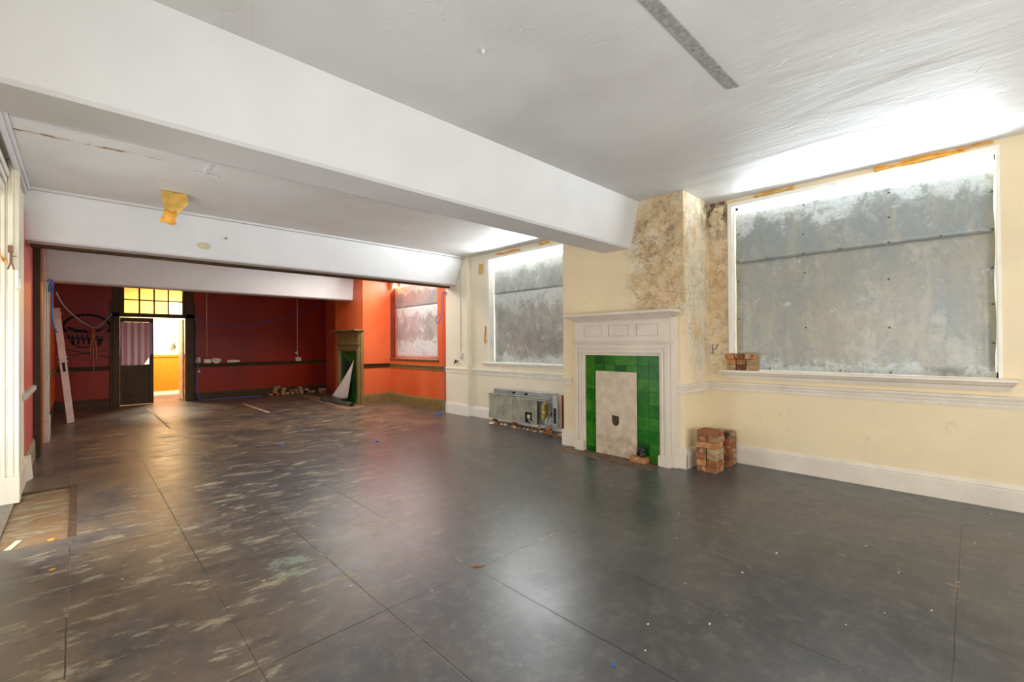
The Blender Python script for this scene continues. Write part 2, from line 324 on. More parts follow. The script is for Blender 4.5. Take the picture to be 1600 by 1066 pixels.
# ---------------------------------------------------------------- mesh helpers
class MB:
    def __init__(s): s.b = bmesh.new(); s.mi = 0
    def _f(s, vs):
        try: f = s.b.faces.new(vs); f.material_index = s.mi; return f
        except ValueError: pass
    def box(s, x0, x1, y0, y1, z0, z1):
        x0, x1 = sorted((x0, x1)); y0, y1 = sorted((y0, y1)); z0, z1 = sorted((z0, z1))
        v = [s.b.verts.new(p) for p in ((x0, y0, z0), (x1, y0, z0), (x1, y1, z0), (x0, y1, z0), (x0, y0, z1), (x1, y0, z1), (x1, y1, z1), (x0, y1, z1))]
        for q in ((0, 3, 2, 1), (4, 5, 6, 7), (0, 1, 5, 4), (1, 2, 6, 5), (2, 3, 7, 6), (3, 0, 4, 7)): s._f([v[i] for i in q])
        return s
    def hexa(s, lo, hi):      # two quads of points (bottom ring, top ring)
        a = [s.b.verts.new(p) for p in lo]; c = [s.b.verts.new(p) for p in hi]; n = len(a)
        s._f(a[::-1]); s._f(c)
        for i in range(n): s._f([a[i], a[(i+1) % n], c[(i+1) % n], c[i]])
        return s
    def prism(s, prof, axis, a, b):   # closed 2-D profile swept along an axis between a and b (numbers or per-vertex functions)
        def P(u, v, t): return {'x': (t, u, v), 'y': (u, t, v), 'z': (u, v, t)}[axis]
        fa = a if callable(a) else (lambda u, v: a); fb = b if callable(b) else (lambda u, v: b)
        return s.hexa([P(u, v, fa(u, v)) for u, v in prof], [P(u, v, fb(u, v)) for u, v in prof])
    def tube(s, pts, r, n=8, taper=None):
        pts = [Vector(p) for p in pts]; rings = []; ref = None
        for i, p in enumerate(pts):
            d = (pts[min(i+1, len(pts)-1)] - pts[max(i-1, 0)]).normalized()
            if ref is None: ref = Vector((0, 0, 1)) if abs(d.z) < .9 else Vector((1, 0, 0))
            a = d.cross(ref).normalized(); ref = a.cross(d).normalized()
            rr = r if taper is None else r * taper[i]
            rings.append([s.b.verts.new(p + (a * math.cos(2*PI*k/n) + ref * math.sin(2*PI*k/n)) * rr) for k in range(n)])
        for i in range(len(rings)-1):
            for k in range(n): s._f([rings[i][k], rings[i][(k+1) % n], rings[i+1][(k+1) % n], rings[i+1][k]])
        s._f(rings[0][::-1]); s._f(rings[-1]); return s
    def cyl(s, c, axis, r, h, n=16):
        d = {'x': Vector((1, 0, 0)), 'y': Vector((0, 1, 0)), 'z': Vector((0, 0, 1))}[axis]
        return s.tube([Vector(c), Vector(c) + d * h], r, n)
    def plate(s, outer, holes, tf, thick):   # flat plate with holes; tf(u,v,t) -> point
        loops = [outer] + holes; flat = [p for l in loops for p in l]
        tris = tessellate_polygon([[Vector((u, v, 0)) for u, v in l] for l in loops])
        A = [s.b.verts.new(tf(u, v, 0)) for u, v in flat]; B = [s.b.verts.new(tf(u, v, thick)) for u, v in flat]
        for t in tris: s._f([A[i] for i in t]); s._f([B[i] for i in t[::-1]])
        k = 0
        for l in loops:
            n = len(l)
            for i in range(n): s._f([A[k+i], A[k+(i+1) % n], B[k+(i+1) % n], B[k+i]])
            k += n
        return s
    def grid(s, fn, nu, nv):
        g = [[s.b.verts.new(fn(i/nu, j/nv)) for j in range(nv+1)] for i in range(nu+1)]
        for i in range(nu):
            for j in range(nv): s._f([g[i][j], g[i+1][j], g[i+1][j+1], g[i][j+1]])
        return s
    def build(s, name, mats, parent=None, bevel=0, smooth=False, solid=0, recentre=False):
        s.b.normal_update(); bmesh.ops.recalc_face_normals(s.b, faces=s.b.faces)
        me = bpy.data.meshes.new(name)
        loc = Vector((0, 0, 0))
        if recentre and s.b.verts:
            co = [v.co for v in s.b.verts]
            loc = Vector([(min(c[i] for c in co) + max(c[i] for c in co)) / 2 for i in (0, 1)] + [min(c[2] for c in co)])
            for v in s.b.verts: v.co -= loc
        s.b.to_mesh(me); s.b.free()
        for mm in (mats if isinstance(mats, (list, tuple)) else [mats]): me.materials.append(mm)
        if smooth:
            for p in me.polygons: p.use_smooth = True
        o = bpy.data.objects.new(name, me); COL.objects.link(o); o.location = loc
        if parent:
            o.parent = parent; o.matrix_parent_inverse = Matrix.Translation(-parent.location)
        if solid:
            d = o.modifiers.new('thickness', 'SOLIDIFY'); d.thickness = solid; d.offset = 0
        if bevel:
            d = o.modifiers.new('bevel', 'BEVEL'); d.width = bevel; d.segments = 2; d.limit_method = 'ANGLE'; d.angle_limit = .7
        return o
def tag(o, label, cat, group=None, kind=None):
    o['label'] = label; o['category'] = cat
    if group: o['group'] = group
    if kind: o['kind'] = kind
    return o
def struct(o, label=None, cat=None):
    o['kind'] = 'structure'
    if label: o['label'] = label; o['category'] = cat
    return o
def empty(name, loc):
    o = bpy.data.objects.new(name, None); COL.objects.link(o); o.location = loc; o.empty_display_size = .1; return o

# ================================================================ SHELL
ZC = 3.14; XR = 5.60; XL = -.42; YB = 14.2; XB = 4.90
# floor with a lifted panel on the left
b = MB(); X0, X1, Y0, Y1 = -.42, -.01, 4.71, 6.47
for x0, x1, y0, y1 in ((-3, X0, -2.7, 14.5), (X1, 6.2, -2.7, 14.5), (X0, X1, -2.7, Y0), (X0, X1, Y1, 14.5)): b.box(x0, x1, y0, y1, -.05, 0)
bmesh.ops.remove_doubles(b.b, verts=b.b.verts, dist=1e-5)
struct(b.build('floor', M['floor']), 'dark grey painted board floor, scuffed and worn brown in places', 'floor')
b = MB().box(X0, X1, Y0, Y1, -.045, -.018); struct(b.build('floor_recess', M['subfloor']), 'square of bare greenish old floor where a board is lifted, by the cream pier', 'floor')
struct(MB().box(-3, 6.2, 14.5, 18.2, -.05, .0).build('floor', M['floor']), 'pale lit floor of the lobby beyond the far doorway', 'floor')

struct(MB().box(X0, X1, Y1-.035, Y1, -.02, -.002).box(X1-.05, X1, Y0, Y1-.035, -.02, -.003).build('trim_23', simple('raw_dark_board_edge', S(84, 58, 34), .8, .2, 12, .4)), 'dark raw board edge round the lifted floor patch', 'trim')
# ceilings
struct(MB().box(-3, 6.2, -2.7, 3.0, ZC, ZC+.15).build('ceiling', M['ceiling']), 'cracked white plaster ceiling of the near bay', 'ceiling')
struct(MB().box(-3, 6.2, 3.0, 7.3, ZC, ZC+.15).build('ceiling', M['ceiling_two']), 'white ceiling between the two nearer beams', 'ceiling')
struct(MB().box(-3, 6.2, 7.3, 18.2, ZC, ZC+.15).build('ceiling', M['white_ceiling']), 'white ceiling of the red far bay', 'ceiling')

# beams, slightly splayed faces, run across the room
def beam(name, y0t, y0b, y1b, y1t, zb, x0, x1, mat, label):
    prof = [(y0t, ZC+.02), (y0b+(-.02), zb+.02), (y0b, zb), (y1b, zb), (y1b+.02, zb+.02), (y1t, ZC+.02)]
    o = MB().prism(prof, 'x', x0, x1).build(name, mat); return struct(o, label, 'ceiling beam')
M['beam'] = simple('white_beam_plaster', S(220, 219, 218), .6, .02, 2, .12, 20)
beam('ceiling_beam', 2.82, 2.965, 3.33, 3.40, 2.585, -3, XB+.1, M['beam'], 'large white beam across the near bay, resting on the damp chimney breast')
beam('ceiling_beam', 7.03, 7.29, 7.50, 7.56, 2.61, XL-.5, 5.58, M['beam'], 'middle white beam ending on the cream pilaster')
beam('ceiling_beam', 10.62, 10.72, 11.05, 11.12, 2.525, XL-.5, XB+.1, M['beam'], 'far white beam in front of the red back wall')
# brown track under the far side of beam two, white bead along its top
struct(MB().box(XL+.02, 5.50, 7.505, 7.62, 2.58, 2.64).build('trim_1', M['brown'], bevel=.004), 'dark brown timber track behind the bottom edge of the middle beam', 'trim')
struct(MB().box(XL+.02, 5.50, 6.985, 7.05, ZC-.028, ZC).build('trim_2', M['white_ceiling'], bevel=.004), 'thin white bead where the middle beam meets the ceiling', 'trim')
struct(MB().box(XL, 3.35, 4.93, 4.985, ZC-.014, ZC).build('trim_3', M['white_ceiling'], bevel=.003), 'long thin white strip across the ceiling between the beams', 'trim')
struct(MB().box(XL, XL+.05, 3.4, 7.0, ZC-.05, ZC).box(XL, XL+.03, 3.4, 7.0, ZC-.09, ZC-.05).build('trim_4', M['white_ceiling'], bevel=.003), 'stepped white moulding along the ceiling above the cream pier', 'trim')

# right wall bay 1..3 with window openings, 0.5 m thick
def wall_with_holes(name, mat, x0, x1, ya, yb, holes, z1=ZC, label=None):
    b = MB(); outer = [(ya, 0), (yb, 0), (yb, z1), (ya, z1)]
    b.plate(outer, [[(h[0], h[2]), (h[0], h[3]), (h[1], h[3]), (h[1], h[2])] for h in holes], lambda u, v, t: (x0 + t, u, v), x1 - x0)
    return struct(b.build(name, mat), label, 'wall')
W1 = (-.165, 2.045, 1.085, 3.078); W2 = (4.36, 6.456, 1.07, 3.06); W3 = (8.10, 10.15, 1.085, 2.96)
wall_with_holes('wall_right', M['cream'], XR, 5.95, -2.7, 3.0, [W1], label='cream damp stained wall around the large boarded window')
wall_with_holes('wall_right', M['cream_plain'], XR, 5.95, 3.0, 7.6, [W2], label='pale cream wall above and below the window beside the heater')
wall_with_holes('wall_right', M['orange_red'], XR, 5.95, 7.6, 14.4, [W3], label='orange red wall around the far boarded window')
# chimney breasts
struct(MB().box(XB, XR, 2.27, 4.02, 0, ZC).build('wall_chimney_breast', M['cream']), 'stained cream chimney breast behind the white mantelpiece', 'wall')
struct(MB().box(XB-.02, XR, 10.15, 11.75, 0, ZC).build('wall_chimney_breast', M['orange_red']), 'orange red chimney breast behind the olive mantelpiece', 'wall')
# pilaster
struct(MB().box(5.50, XR, 6.93, 7.66, 0, ZC).build('wall_pilaster', M['cream_plain'], bevel=.006), 'cream pilaster between the cream bay and the red bay', 'wall')
# coving over window 1
prof = [(XR, ZC), (XR, ZC-.016), (XR-.06, ZC-.014), (XR-.10, ZC-.006), (XR-.13, ZC)]
struct(MB().prism([(u, v) for u, v in prof], 'y', -2.6, 2.27).build('trim_5', M['white_ceiling'], smooth=False), 'worn white coving above the large boarded window', 'trim')

# far wall with doorway
b = MB(); outer = [(-1.2, 0), (6.0, 0), (6.0, ZC), (-1.2, ZC)]
# doorway notch from the floor
outer = [(-1.2, 0), (.58, 0), (.58, 3.02), (2.17, 3.02), (2.17, 0), (6.0, 0), (6.0, ZC), (-1.2, ZC)]
b.plate(outer, [], lambda u, v, t: (u, YB + t, v), .18)
wall_back = struct(b.build('wall_back', M['red']), 'deep red far wall around the brown double door', 'wall')
# wall behind the camera
struct(MB().box(-3, 6.2, -2.75, -2.6, 0, ZC).build('wall_front', M['cream_plain']), 'cream wall facing the red far wall', 'wall')
# left wall: opening edge, cream, red with painted sheen, then deep red
struct(MB().box(-.80, -.66, -2.7, 5.6, 0, ZC).build('wall_left', M['cream_plain']), 'cream wall before the side opening', 'wall')
struct(MB().box(-1.1, XL, 6.26, 7.12, 0, ZC).build('wall_left', M['cream_plain']), 'narrow cream strip of wall beyond the moulded pier', 'wall')
struct(MB().box(-1.1, XL, 7.12, 8.74, 0, ZC).build('wall_left', M['red_with_sheen']), 'red strip of wall with painted pink sheen between cream pier and brown post', 'wall')
struct(MB().box(-1.1, -.37, 8.80, 14.2, 0, ZC).build('wall_left', M['orange_red']), 'orange red side wall behind the leaning timber', 'wall')
# brown post
struct(MB().box(-.42, -.352, 8.42, 8.80, 0, ZC).build('trim_6', M['brown'], bevel=.004), 'dark brown timber post beside the sheen-tinted red wall', 'trim')
# pale fluted casing beyond it
b = MB()
for i, (yy, dx) in enumerate(((9.60, .0), (9.76, .022), (9.9, .01), (10.04, .03), (10.16, .016))): b.box(-.37, -.355+dx, yy, yy+.13, .0, ZC)
b.box(-.37, -.318, 9.58, 10.32, 0, .34)
struct(b.build('trim_7', simple('pale_grey_casing', S(196, 190, 176), .4, .06, 4, .05), bevel=.004), 'pale fluted door casing where the blue cable is tied', 'trim')
# cream moulded pier of the side opening
b = MB()
for x0, x1, yy in ((-.72, -.535, 6.16), (-.535, -.515, 6.135), (-.515, -.50, 6.15), (-.50, -.478, 6.12), (-.478, -.462, 6.14), (-.462, -.44, 6.125), (-.44, -.425, 6.105), (-.425, -.392, 6.12)):
    b.box(x0, x1, yy, 6.27, .24 if x1 > -.53 else 0, ZC)
b.box(-.53, -.386, 6.085, 6.27, 0, .24)
struct(b.build('trim_8', simple('thick_cream_gloss', S(240, 230, 206), .3, .03, 4, .05, chips=S(150, 130, 100), chip_amt=.74), bevel=.004), 'cream moulded pier edge with a plinth at the side opening', 'trim')
b = MB()
for dz, dx in ((0, .0), (.05, .02), (.12, .035), (.18, .05)): b.box(-.72, -.50+dx, 3.4, 6.12, 2.80+dz, 2.80+dz+.045)
struct(b.build('trim_9', M['frame_white'], bevel=.003), 'white head moulding over the side opening', 'trim')
struct(MB().box(-1.1, -.55, 3.0, 6.2, 3.0, ZC).build('wall_left', M['cream_plain']), 'cream wall over the side opening', 'wall')

# ---------------------------------------------------------------- skirting, dado
def skirt(name, xw, y0, y1, mat, h=.20, t=.024, label=None, side=-1, wob=False):
    p = [(xw, 0), (xw+side*t, 0), (xw+side*t, h-.055), (xw+side*t*.85, h-.05), (xw+side*t*.9, h-.035), (xw+side*t*.5, h-.012), (xw+side*t*.35, h), (xw, h)]
    return struct(MB().prism(p, 'y', y0, y1).build(name, mat, bevel=0), label, 'skirting board')
def skirt_x(name, yw, x0, x1, mat, h=.20, t=.024, label=None, side=-1):
    p = [(yw, 0), (yw+side*t, 0), (yw+side*t, h-.055), (yw+side*t*.85, h-.05), (yw+side*t*.9, h-.035), (yw+side*t*.5, h-.012), (yw+side*t*.35, h), (yw, h)]
    return struct(MB().prism(p, 'x', x0, x1).build(name, mat), label, 'skirting board')
def dado_prof(u, side, z, hh=.105, t=.035):
    return [(u, z), (u+side*t*.3, z), (u+side*t*.42, z+hh*.22), (u+side*t*.30, z+hh*.26), (u+side*t*.6, z+hh*.5), (u+side*t*.6, z+hh*.56), (u+side*t*.85, z+hh*.72), (u+side*t, z+hh*.86), (u+side*t, z+hh*.95), (u+side*t*.6, z+hh), (u, z+hh)]
def dado(name, xw, y0, y1, mat, z=.843, label=None, side=-1, axis='y', **k):
    return struct(MB().prism(dado_prof(xw, side, z, **k), axis, y0, y1).build(name, mat), label, 'dado rail')
skirt('baseboard_right', XR, -2.6, 2.25, M['wood_white'], .215, label='cream skirting board under the large boarded window')
dado('trim_10', XR, -2.6, 2.27, M['wood_white'], label='cream dado rail under the large boarded window')
skirt('baseboard_right', XR, 4.02, 6.93, M['frame_white'], .20, label='cream skirting board behind the heater')
dado('trim_11', XR, 4.02, 6.93, M['frame_white'], .83, label='cream dado rail above the heater', hh=.1)
skirt('baseboard_right', XR, 7.66, 10.15, M['olive'], .24, label='olive skirting board under the far boarded window')
dado('trim_12', XR, 7.66, 10.15, M['olive'], .85, label='olive dado rail under the far boarded window')
skirt_x('baseboard_chimney', 2.27, XB-.022, XR-.024, M['wood_white'], .215, label='cream skirting on the side of the near chimney breast')
b = MB().box(XB-.026, XB, 2.246, 2.36, 0, .22); b.box(XB-.018, XB, 2.254, 2.355, .22, .24)
struct(b.build('baseboard_chimney', M['wood_white'], bevel=.004), 'short cream skirting end beside the white mantelpiece', 'skirting board')
dado('trim_13', 2.27, XB-.0, XR-.03, M['wood_white'], axis='x', label='cream dado rail on the side of the near chimney breast')
b = MB().prism(dado_prof(XB, -1, .843), 'y', 2.235, 2.37); struct(b.build('trim_14', M['wood_white']), 'short cream dado end beside the white mantelpiece', 'dado rail')
b = MB().prism(dado_prof(XB, -1, .843), 'y', 3.86, 4.03).box(XB-.026, XB, 3.80, 4.04, 0, .22); struct(b.build('trim_15', M['wood_white']), 'cream rail and skirting end at the window side of the mantelpiece', 'dado rail')
skirt_x('baseboard_chimney', 10.15, XB-.02, XR-.024, M['olive'], .24, label='olive skirting on the side of the far chimney breast')
dado('trim_16', 10.15, XB-.02, XR-.03, M['brown'], .86, axis='x', label='brown dado rail on the side of the far chimney breast')
for xa, xb in ((-.37, .58), (2.17, 5.6)):
    skirt_x('baseboard_back', YB, xa, xb, M['brown'], .20, label='brown skirting of the red far wall, %s the door' % ('beside the timber and' if xa < 0 else 'running from the brick pile to'))
    dado('trim_17', YB, xa, xb, M['brown'], .86, axis='x', label='dark dado rail of the red far wall, %s' % ('on the graffiti side of the door' if xa < 0 else 'under the paper scraps'), hh=.1)
skirt('baseboard_left', -.37, 10.4, 14.18, M['brown'], .24, side=1, label='brown skirting behind the leaning timber')
dado('trim_18', -.37, 10.4, 14.18, M['olive'], .86, side=1, label='olive dado rail behind the leaning timber')
skirt('baseboard_left', XL, 7.14, 8.42, simple('grey_olive_skirting', S(148, 136, 110), .4), .25, side=1, label='grey olive skirting of the sheen-tinted red wall')
b = MB().box(XL, XL+.028, 6.28, 6.95, 0, .22).hexa([(XL, 6.95, 0), (XL+.03, 6.95, 0), (XL+.07, 7.11, 0), (XL, 7.11, 0)], [(XL, 6.95, .25), (XL+.03, 6.95, .25), (XL+.05, 7.11, .26), (XL, 7.11, .25)])
struct(b.build('baseboard_left', M['wood_white'], bevel=.004), 'broken cream skirting end beyond the moulded pier', 'skirting board')
# pilaster base and rail
b = MB().box(5.478, 5.50, 6.91, 7.66, 0, .2).box(5.485, 5.50, 6.92, 7.66, .2, .225).box(5.50, XR-.02, 6.908, 6.93, 0, .2)
struct(b.build('baseboard_pilaster', M['frame_white'], bevel=.004), 'cream plinth of the pilaster', 'skirting board')
b = MB().prism(dado_prof(5.50, -1, .84, t=.02), 'y', 6.91, 7.66).box(5.5, XR, 6.912, 6.93, .86, .93); struct(b.build('trim_19', M['cream_plain']), 'painted rail crossing the pilaster', 'dado rail')

# ---------------------------------------------------------------- windows
def sill(par, y0, y1, z, mat, proj=.11, drop=.10, mitre=.06):
    p = [(XR+.02, z), (XR-proj, z), (XR-proj, z-.022), (XR-proj+.018, z-.034), (XR-proj+.03, z-.05), (XR-proj+.055, z-.062), (XR-proj+.07, z-drop), (XR+.0, z-drop), (XR+.02, z-drop)]
    return MB().prism(p, 'y', lambda u, v: y0 + (z-v)/drop*mitre, lambda u, v: y1 - (z-v)/drop*mitre).build('window_sill', mat, par)
def window(n, W, xs, frame_mat, sill_mat, fw_, zs, label, sill_y, top_gap, proj=.11):
    y0, y1, z0, z1 = W; e = struct(empty('window_%d' % n, (XR, (y0+y1)/2, z0)), label, 'window')
    if frame_mat:
        b = MB(); b.box(XR-.012, xs-.005, y0, y0+fw_*.5, z0+.006, z1-.05).box(XR-.012, xs-.005, y1-fw_, y1, z0+.006, z1-.05).box(XR-.012, xs-.005, y0, y1, z1-.05, z1)
        b.box(XR+.01, xs-.003, y1-fw_-.018, y1-fw_, z0, z1-.05); b.box(XR-.012, xs+.05, y0, y1, z0-.004, z0+.006)
        b.build('window_frame', frame_mat, e, bevel=.003)
    # weathered outer sash behind the sheets with its glass
    b = MB()
    for k in (0, 3): yy = y0 + (y1-y0)*k/3; b.box(5.86, 5.90, yy-.03, yy+.03, z0, z1)
    b.box(5.86, 5.90, y0, y1, z0, z0+.05).box(5.86, 5.90, y0, y1, z1-.05, z1)
    b.build('sash', M['frame_white'], e)
    sill(e, sill_y[0], sill_y[1], zs, sill_mat, proj)
    return e
window(1, W1, 5.635, M['frame_white'], M['wood_white'], .05, 1.093, 'large white framed window opening boarded with grey metal, above the cream skirting', (-.26, 2.125), .05)
window(2, W2, 5.70, M['frame_white'], M['frame_white'], .07, 1.07, 'white framed window opening boarded with metal above the heater', (4.2, 6.60), .05, .04)
window(3, W3, 5.75, None, M['olive'], .05, 1.085, 'window opening in the orange red wall boarded with metal', (8.05, 10.2), .05, .03)
struct(MB().box(XR+.001, 5.745, 10.145, 10.15, 1.09, 2.95).build('trim_20', simple('dark_red_brown_reveal', S(120, 44, 24), .4)), 'dark reveal beside the far boarded window', 'trim')

def sheet(x, y0, y1, z0, z1, mat, label, rivets, lean=0., parent_group='metal sheets boarding the windows', drop=0):
    def fn(u, v):
        y = y0 + (y1-y0)*u; z = z0 + (z1-drop*(1-u)-z0)*v
        if u in (0, 1): y += .004*math.sin(z*9) * (1 if u else -1)
        return (x + .004*math.sin(y*3.1+z) + .003*math.sin(z*5+y*2) + lean*v, y, z)
    o = MB().grid(fn, 24, 14).build('metal_sheet', mat, solid=.003, smooth=True)
    for (ry, rz) in rivets:
        b = MB(); xx = x + .004*math.sin(ry*3.1+rz) + .003*math.sin(rz*5+ry*2) + lean*(rz-z0)/(z1-z0) - .002
        b.tube([(xx, ry, rz), (xx-.005, ry, rz), (xx-.008, ry, rz)], .010, 10, (1, .9, .4)); b.build('rivet', M['rivet'], o)
    return tag(o, label, 'metal sheet', parent_group)
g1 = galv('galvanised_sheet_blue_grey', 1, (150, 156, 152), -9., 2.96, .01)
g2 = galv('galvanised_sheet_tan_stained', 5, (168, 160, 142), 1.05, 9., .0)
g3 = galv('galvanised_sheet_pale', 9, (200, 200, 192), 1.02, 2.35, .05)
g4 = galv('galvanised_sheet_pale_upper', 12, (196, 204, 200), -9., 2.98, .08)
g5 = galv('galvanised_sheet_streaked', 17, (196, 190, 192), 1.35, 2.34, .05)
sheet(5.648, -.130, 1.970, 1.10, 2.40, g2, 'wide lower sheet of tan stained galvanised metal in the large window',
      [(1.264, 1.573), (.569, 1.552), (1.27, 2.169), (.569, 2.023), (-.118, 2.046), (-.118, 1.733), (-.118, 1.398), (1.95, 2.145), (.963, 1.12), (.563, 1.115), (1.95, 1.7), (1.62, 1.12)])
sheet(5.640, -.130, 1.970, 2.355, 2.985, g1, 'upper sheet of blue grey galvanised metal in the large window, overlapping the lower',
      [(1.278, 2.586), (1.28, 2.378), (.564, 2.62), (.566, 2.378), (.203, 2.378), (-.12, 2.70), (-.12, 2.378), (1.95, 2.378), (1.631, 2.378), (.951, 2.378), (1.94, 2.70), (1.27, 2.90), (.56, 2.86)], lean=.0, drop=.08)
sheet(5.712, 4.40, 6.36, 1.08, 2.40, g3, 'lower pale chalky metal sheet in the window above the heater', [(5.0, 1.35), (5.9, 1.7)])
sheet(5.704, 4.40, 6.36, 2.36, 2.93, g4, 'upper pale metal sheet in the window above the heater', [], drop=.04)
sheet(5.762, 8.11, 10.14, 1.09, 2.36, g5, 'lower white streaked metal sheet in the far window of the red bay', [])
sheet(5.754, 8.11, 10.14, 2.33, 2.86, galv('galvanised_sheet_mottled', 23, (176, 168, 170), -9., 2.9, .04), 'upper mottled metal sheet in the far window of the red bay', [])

# ---------------------------------------------------------------- fireplaces
def fireplace(xf, yc, s, mat, tilemats, label, tile_rows=True):
    """xf breast face, yc centre of the opening, s width factor"""
    e = tag(empty('fireplace_surround', (xf, yc, 0)), label, 'fireplace', 'fireplaces with green tiles')
    Y = lambda v: yc + v * s
    xb = xf - .10           # front of the boards
    # tiled insert
    b = MB(); b.mi = 3; b.box(xf-.03, xf, Y(-.54), Y(.54), 0, 1.30)
    r = random.Random(3); p = 1.08*s/7
    for i in range(7):
        for j in range(9):
            y0 = Y(-.54) + i*p; z1 = 1.295 - j*.153; z0 = max(.0, z1-.153)
            if z1 <= .02: continue
            b.mi = r.choice((0, 0, 1, 2, 2)); d = r.uniform(0, .0015)
            b.box(xf-.042-d, xf-.03, y0+.002, y0+p-.002, z0+.002, z1-.002)
    b.build('tiled_insert', tilemats + [M['grout']], e, bevel=.002)
    # frieze with three sunk panels, mitred returns
    b = MB(); yl, yr = Y(-.665), Y(.665)
    outer = [(yl, 1.42), (yr, 1.42), (yr, 1.715), (yl, 1.715)]; holes = []
    for a, c in ((-.54, -.255), (-.15, .135), (.235, .515)):
        holes.append([(Y(a), 1.505), (Y(a), 1.645), (Y(c), 1.645), (Y(c), 1.505)])
    b.plate(outer, holes, lambda u, v, t: (xb+t, u, v), .018); b.box(xb+.017, xf, yl, yr, 1.42, 1.715)
    for a, c in ((-.54, -.255), (-.15, .135), (.235, .515)): b.box(xb+.004, xb+.02, Y(a)+.007, Y(c)-.007, 1.512, 1.638)
    b.build('frieze_board', mat, e)
    b = MB().box(xf-.06, xf, Y(-.735), Y(-.665), 0, 1.715); b.build('return_strip', mat, e, bevel=.003)
    b = MB().box(xf-.06, xf, Y(.665), Y(.70), 0, 1.715); b.build('return_strip', mat, e, bevel=.003)
    # neck moulding under the frieze
    b = MB()
    for x0, z0, z1, o in ((.028, 1.43, 1.442, .03), (.018, 1.416, 1.43, .02), (.008, 1.40, 1.416, .01)): b.box(xb-x0, xf, yl-o, yr+o, z0, z1)
    b.build('neck_moulding', mat, e, bevel=.002)
    # moulded frame: head and two jambs stepping back towards the tiles
    steps = ((.665, .62, 0.), (.62, .598, .012), (.598, .570, -.004), (.570, .556, .02), (.556, .53, .036))
    for sg, nm in ((-1, 'jamb'), (1, 'jamb')):
        b = MB()
        for a, c, d in steps: b.box(xb+d, xf-.02, Y(sg*a), Y(sg*c), .12, 1.40 - (.665-a)*1.0)
        b.build(nm, mat, e, bevel=.002)
        b = MB().box(xb-.012, xf, Y(sg*.675), Y(sg*.53), 0, .115).box(xb-.006, xf, Y(sg*.67), Y(sg*.535), .115, .128)
        b.build('plinth_block', mat, e, bevel=.003)
    b = MB()
    for a, c, d in steps: b.box(xb+d, xf-.02, Y(-c), Y(c), 1.40-(.665-a), 1.40-(.665-c))
    b.build('head_moulding', mat, e, bevel=.002)
    # shelf with cove under it
    b = MB(); b.box(xf-.24, xf, Y(-.765), Y(.765), 1.765, 1.795)
    for k in range(9):
        t_ = k/8; pr = .03 + .20*(1-math.sqrt(max(0, 1-t_*t_)))*1.0 + .0
        pr = .015 + .195 * (t_**2.2)
        b.box(xf-.10-.12*(t_**1.6), xf, Y(-.665)-.09*(t_**1.6), Y(.665)+.09*(t_**1.6), 1.695+.07*k/9, 1.695+.07*(k+1)/9)
    b.build('mantel_shelf', mat, e, bevel=.003)
    return e
fp1 = fireplace(XB, 3.075, 1.0, M['mantel_white'], [M['tile0'], M['tile1'], M['tile2']], 'white painted mantelpiece with green tiles, on the cream chimney breast')
MB().box(4.56, 4.90, 2.52, 3.92, .0, .004).build('hearth', M['hearth'], fp1)
fp2 = fireplace(XB-.02, 10.80, .92, M['olive'], [M['tile1'], M['tile0'], M['tile1']], 'olive brown mantelpiece with green tiles, on the orange red chimney breast')
MB().box(4.825, 4.845, 10.62, 11.02, .25, 1.03).box(4.80, 4.845, 11.0, 11.03, .25, 1.03).build('firebox', M['black'], fp2)

# cover board with a shield-shaped hole
def tfb(u, v, t): return (4.832 + t - .0, u, v)
sh = [(3.195, .515), (3.085, .505), (3.082, .43), (3.10, .395), (3.135, .375), (3.17, .39), (3.192, .425)]
b = MB().plate([(2.842, .006), (3.432, .006), (3.430, 1.064), (2.838, 1.062)], [sh], tfb, .018)
cb = tag(b.build('cover_board', M['board'], bevel=.0015), 'stained off white board with a small shield-shaped hole, closing the white fireplace', 'board')
MB().box(4.8505, 4.853, 3.06, 3.22, .35, .54).build('backing', simple('dark_brown_backing', S(72, 56, 44), .8), cb)

# bricks ----------------------------------------------------------
BL, BW, BH = .213, .102, .0645
protos = {}
def brick(mat, x, y, z, rot, label, group, dims=(BL, BW, BH), name='brick'):
    key = (mat, dims)
    if key not in protos:
        b = MB().box(-dims[0]/2, dims[0]/2, -dims[1]/2, dims[1]/2, 0, dims[2])
        bmesh.ops.subdivide_edges(b.b, edges=b.b.edges, cuts=3, use_grid_fill=True)
        for v in b.b.verts:
            n = noise.noise_vector(v.co * 28 + Vector((hash(mat) % 7, 3, 1))); e = sum(abs(abs(v.co[i] - (0, 0, dims[2]/2)[i]) - dims[i]/2) < 1e-4 for i in range(3))
            v.co -= Vector((v.co.x, v.co.y, v.co.z - dims[2]/2)).normalized() * (abs(n.x) * .004 + (.003 if e > 1 else 0))
        o = b.build(name, M[mat], smooth=False, bevel=.0015); protos[key] = o
    else:
        o = protos[key].copy(); COL.objects.link(o)
    o.location = (x, y, z); o.rotation_euler = (0, 0, rot)
    return tag(o, label, 'brick', group)
r = random.Random(11)
near = 'bricks stacked by the white mantelpiece'
names = ['bottom', 'second', 'third', 'fourth', 'fifth', 'sixth', 'top']
A = {0: ('x1', 'x3'), 1: ('x0', 'x0'), 2: ('x1', 'x1'), 3: ('x0', 'x1'), 4: ('x3', 'x1'), 5: ('x1', 'x0'), 6: ('x1', 'x3')}
colnm = {'brick0': 'orange', 'brick1': 'brown red', 'brick2': 'dark sooty', 'brick3': 'buff mortared'}
cx, cy = 5.035, 2.05
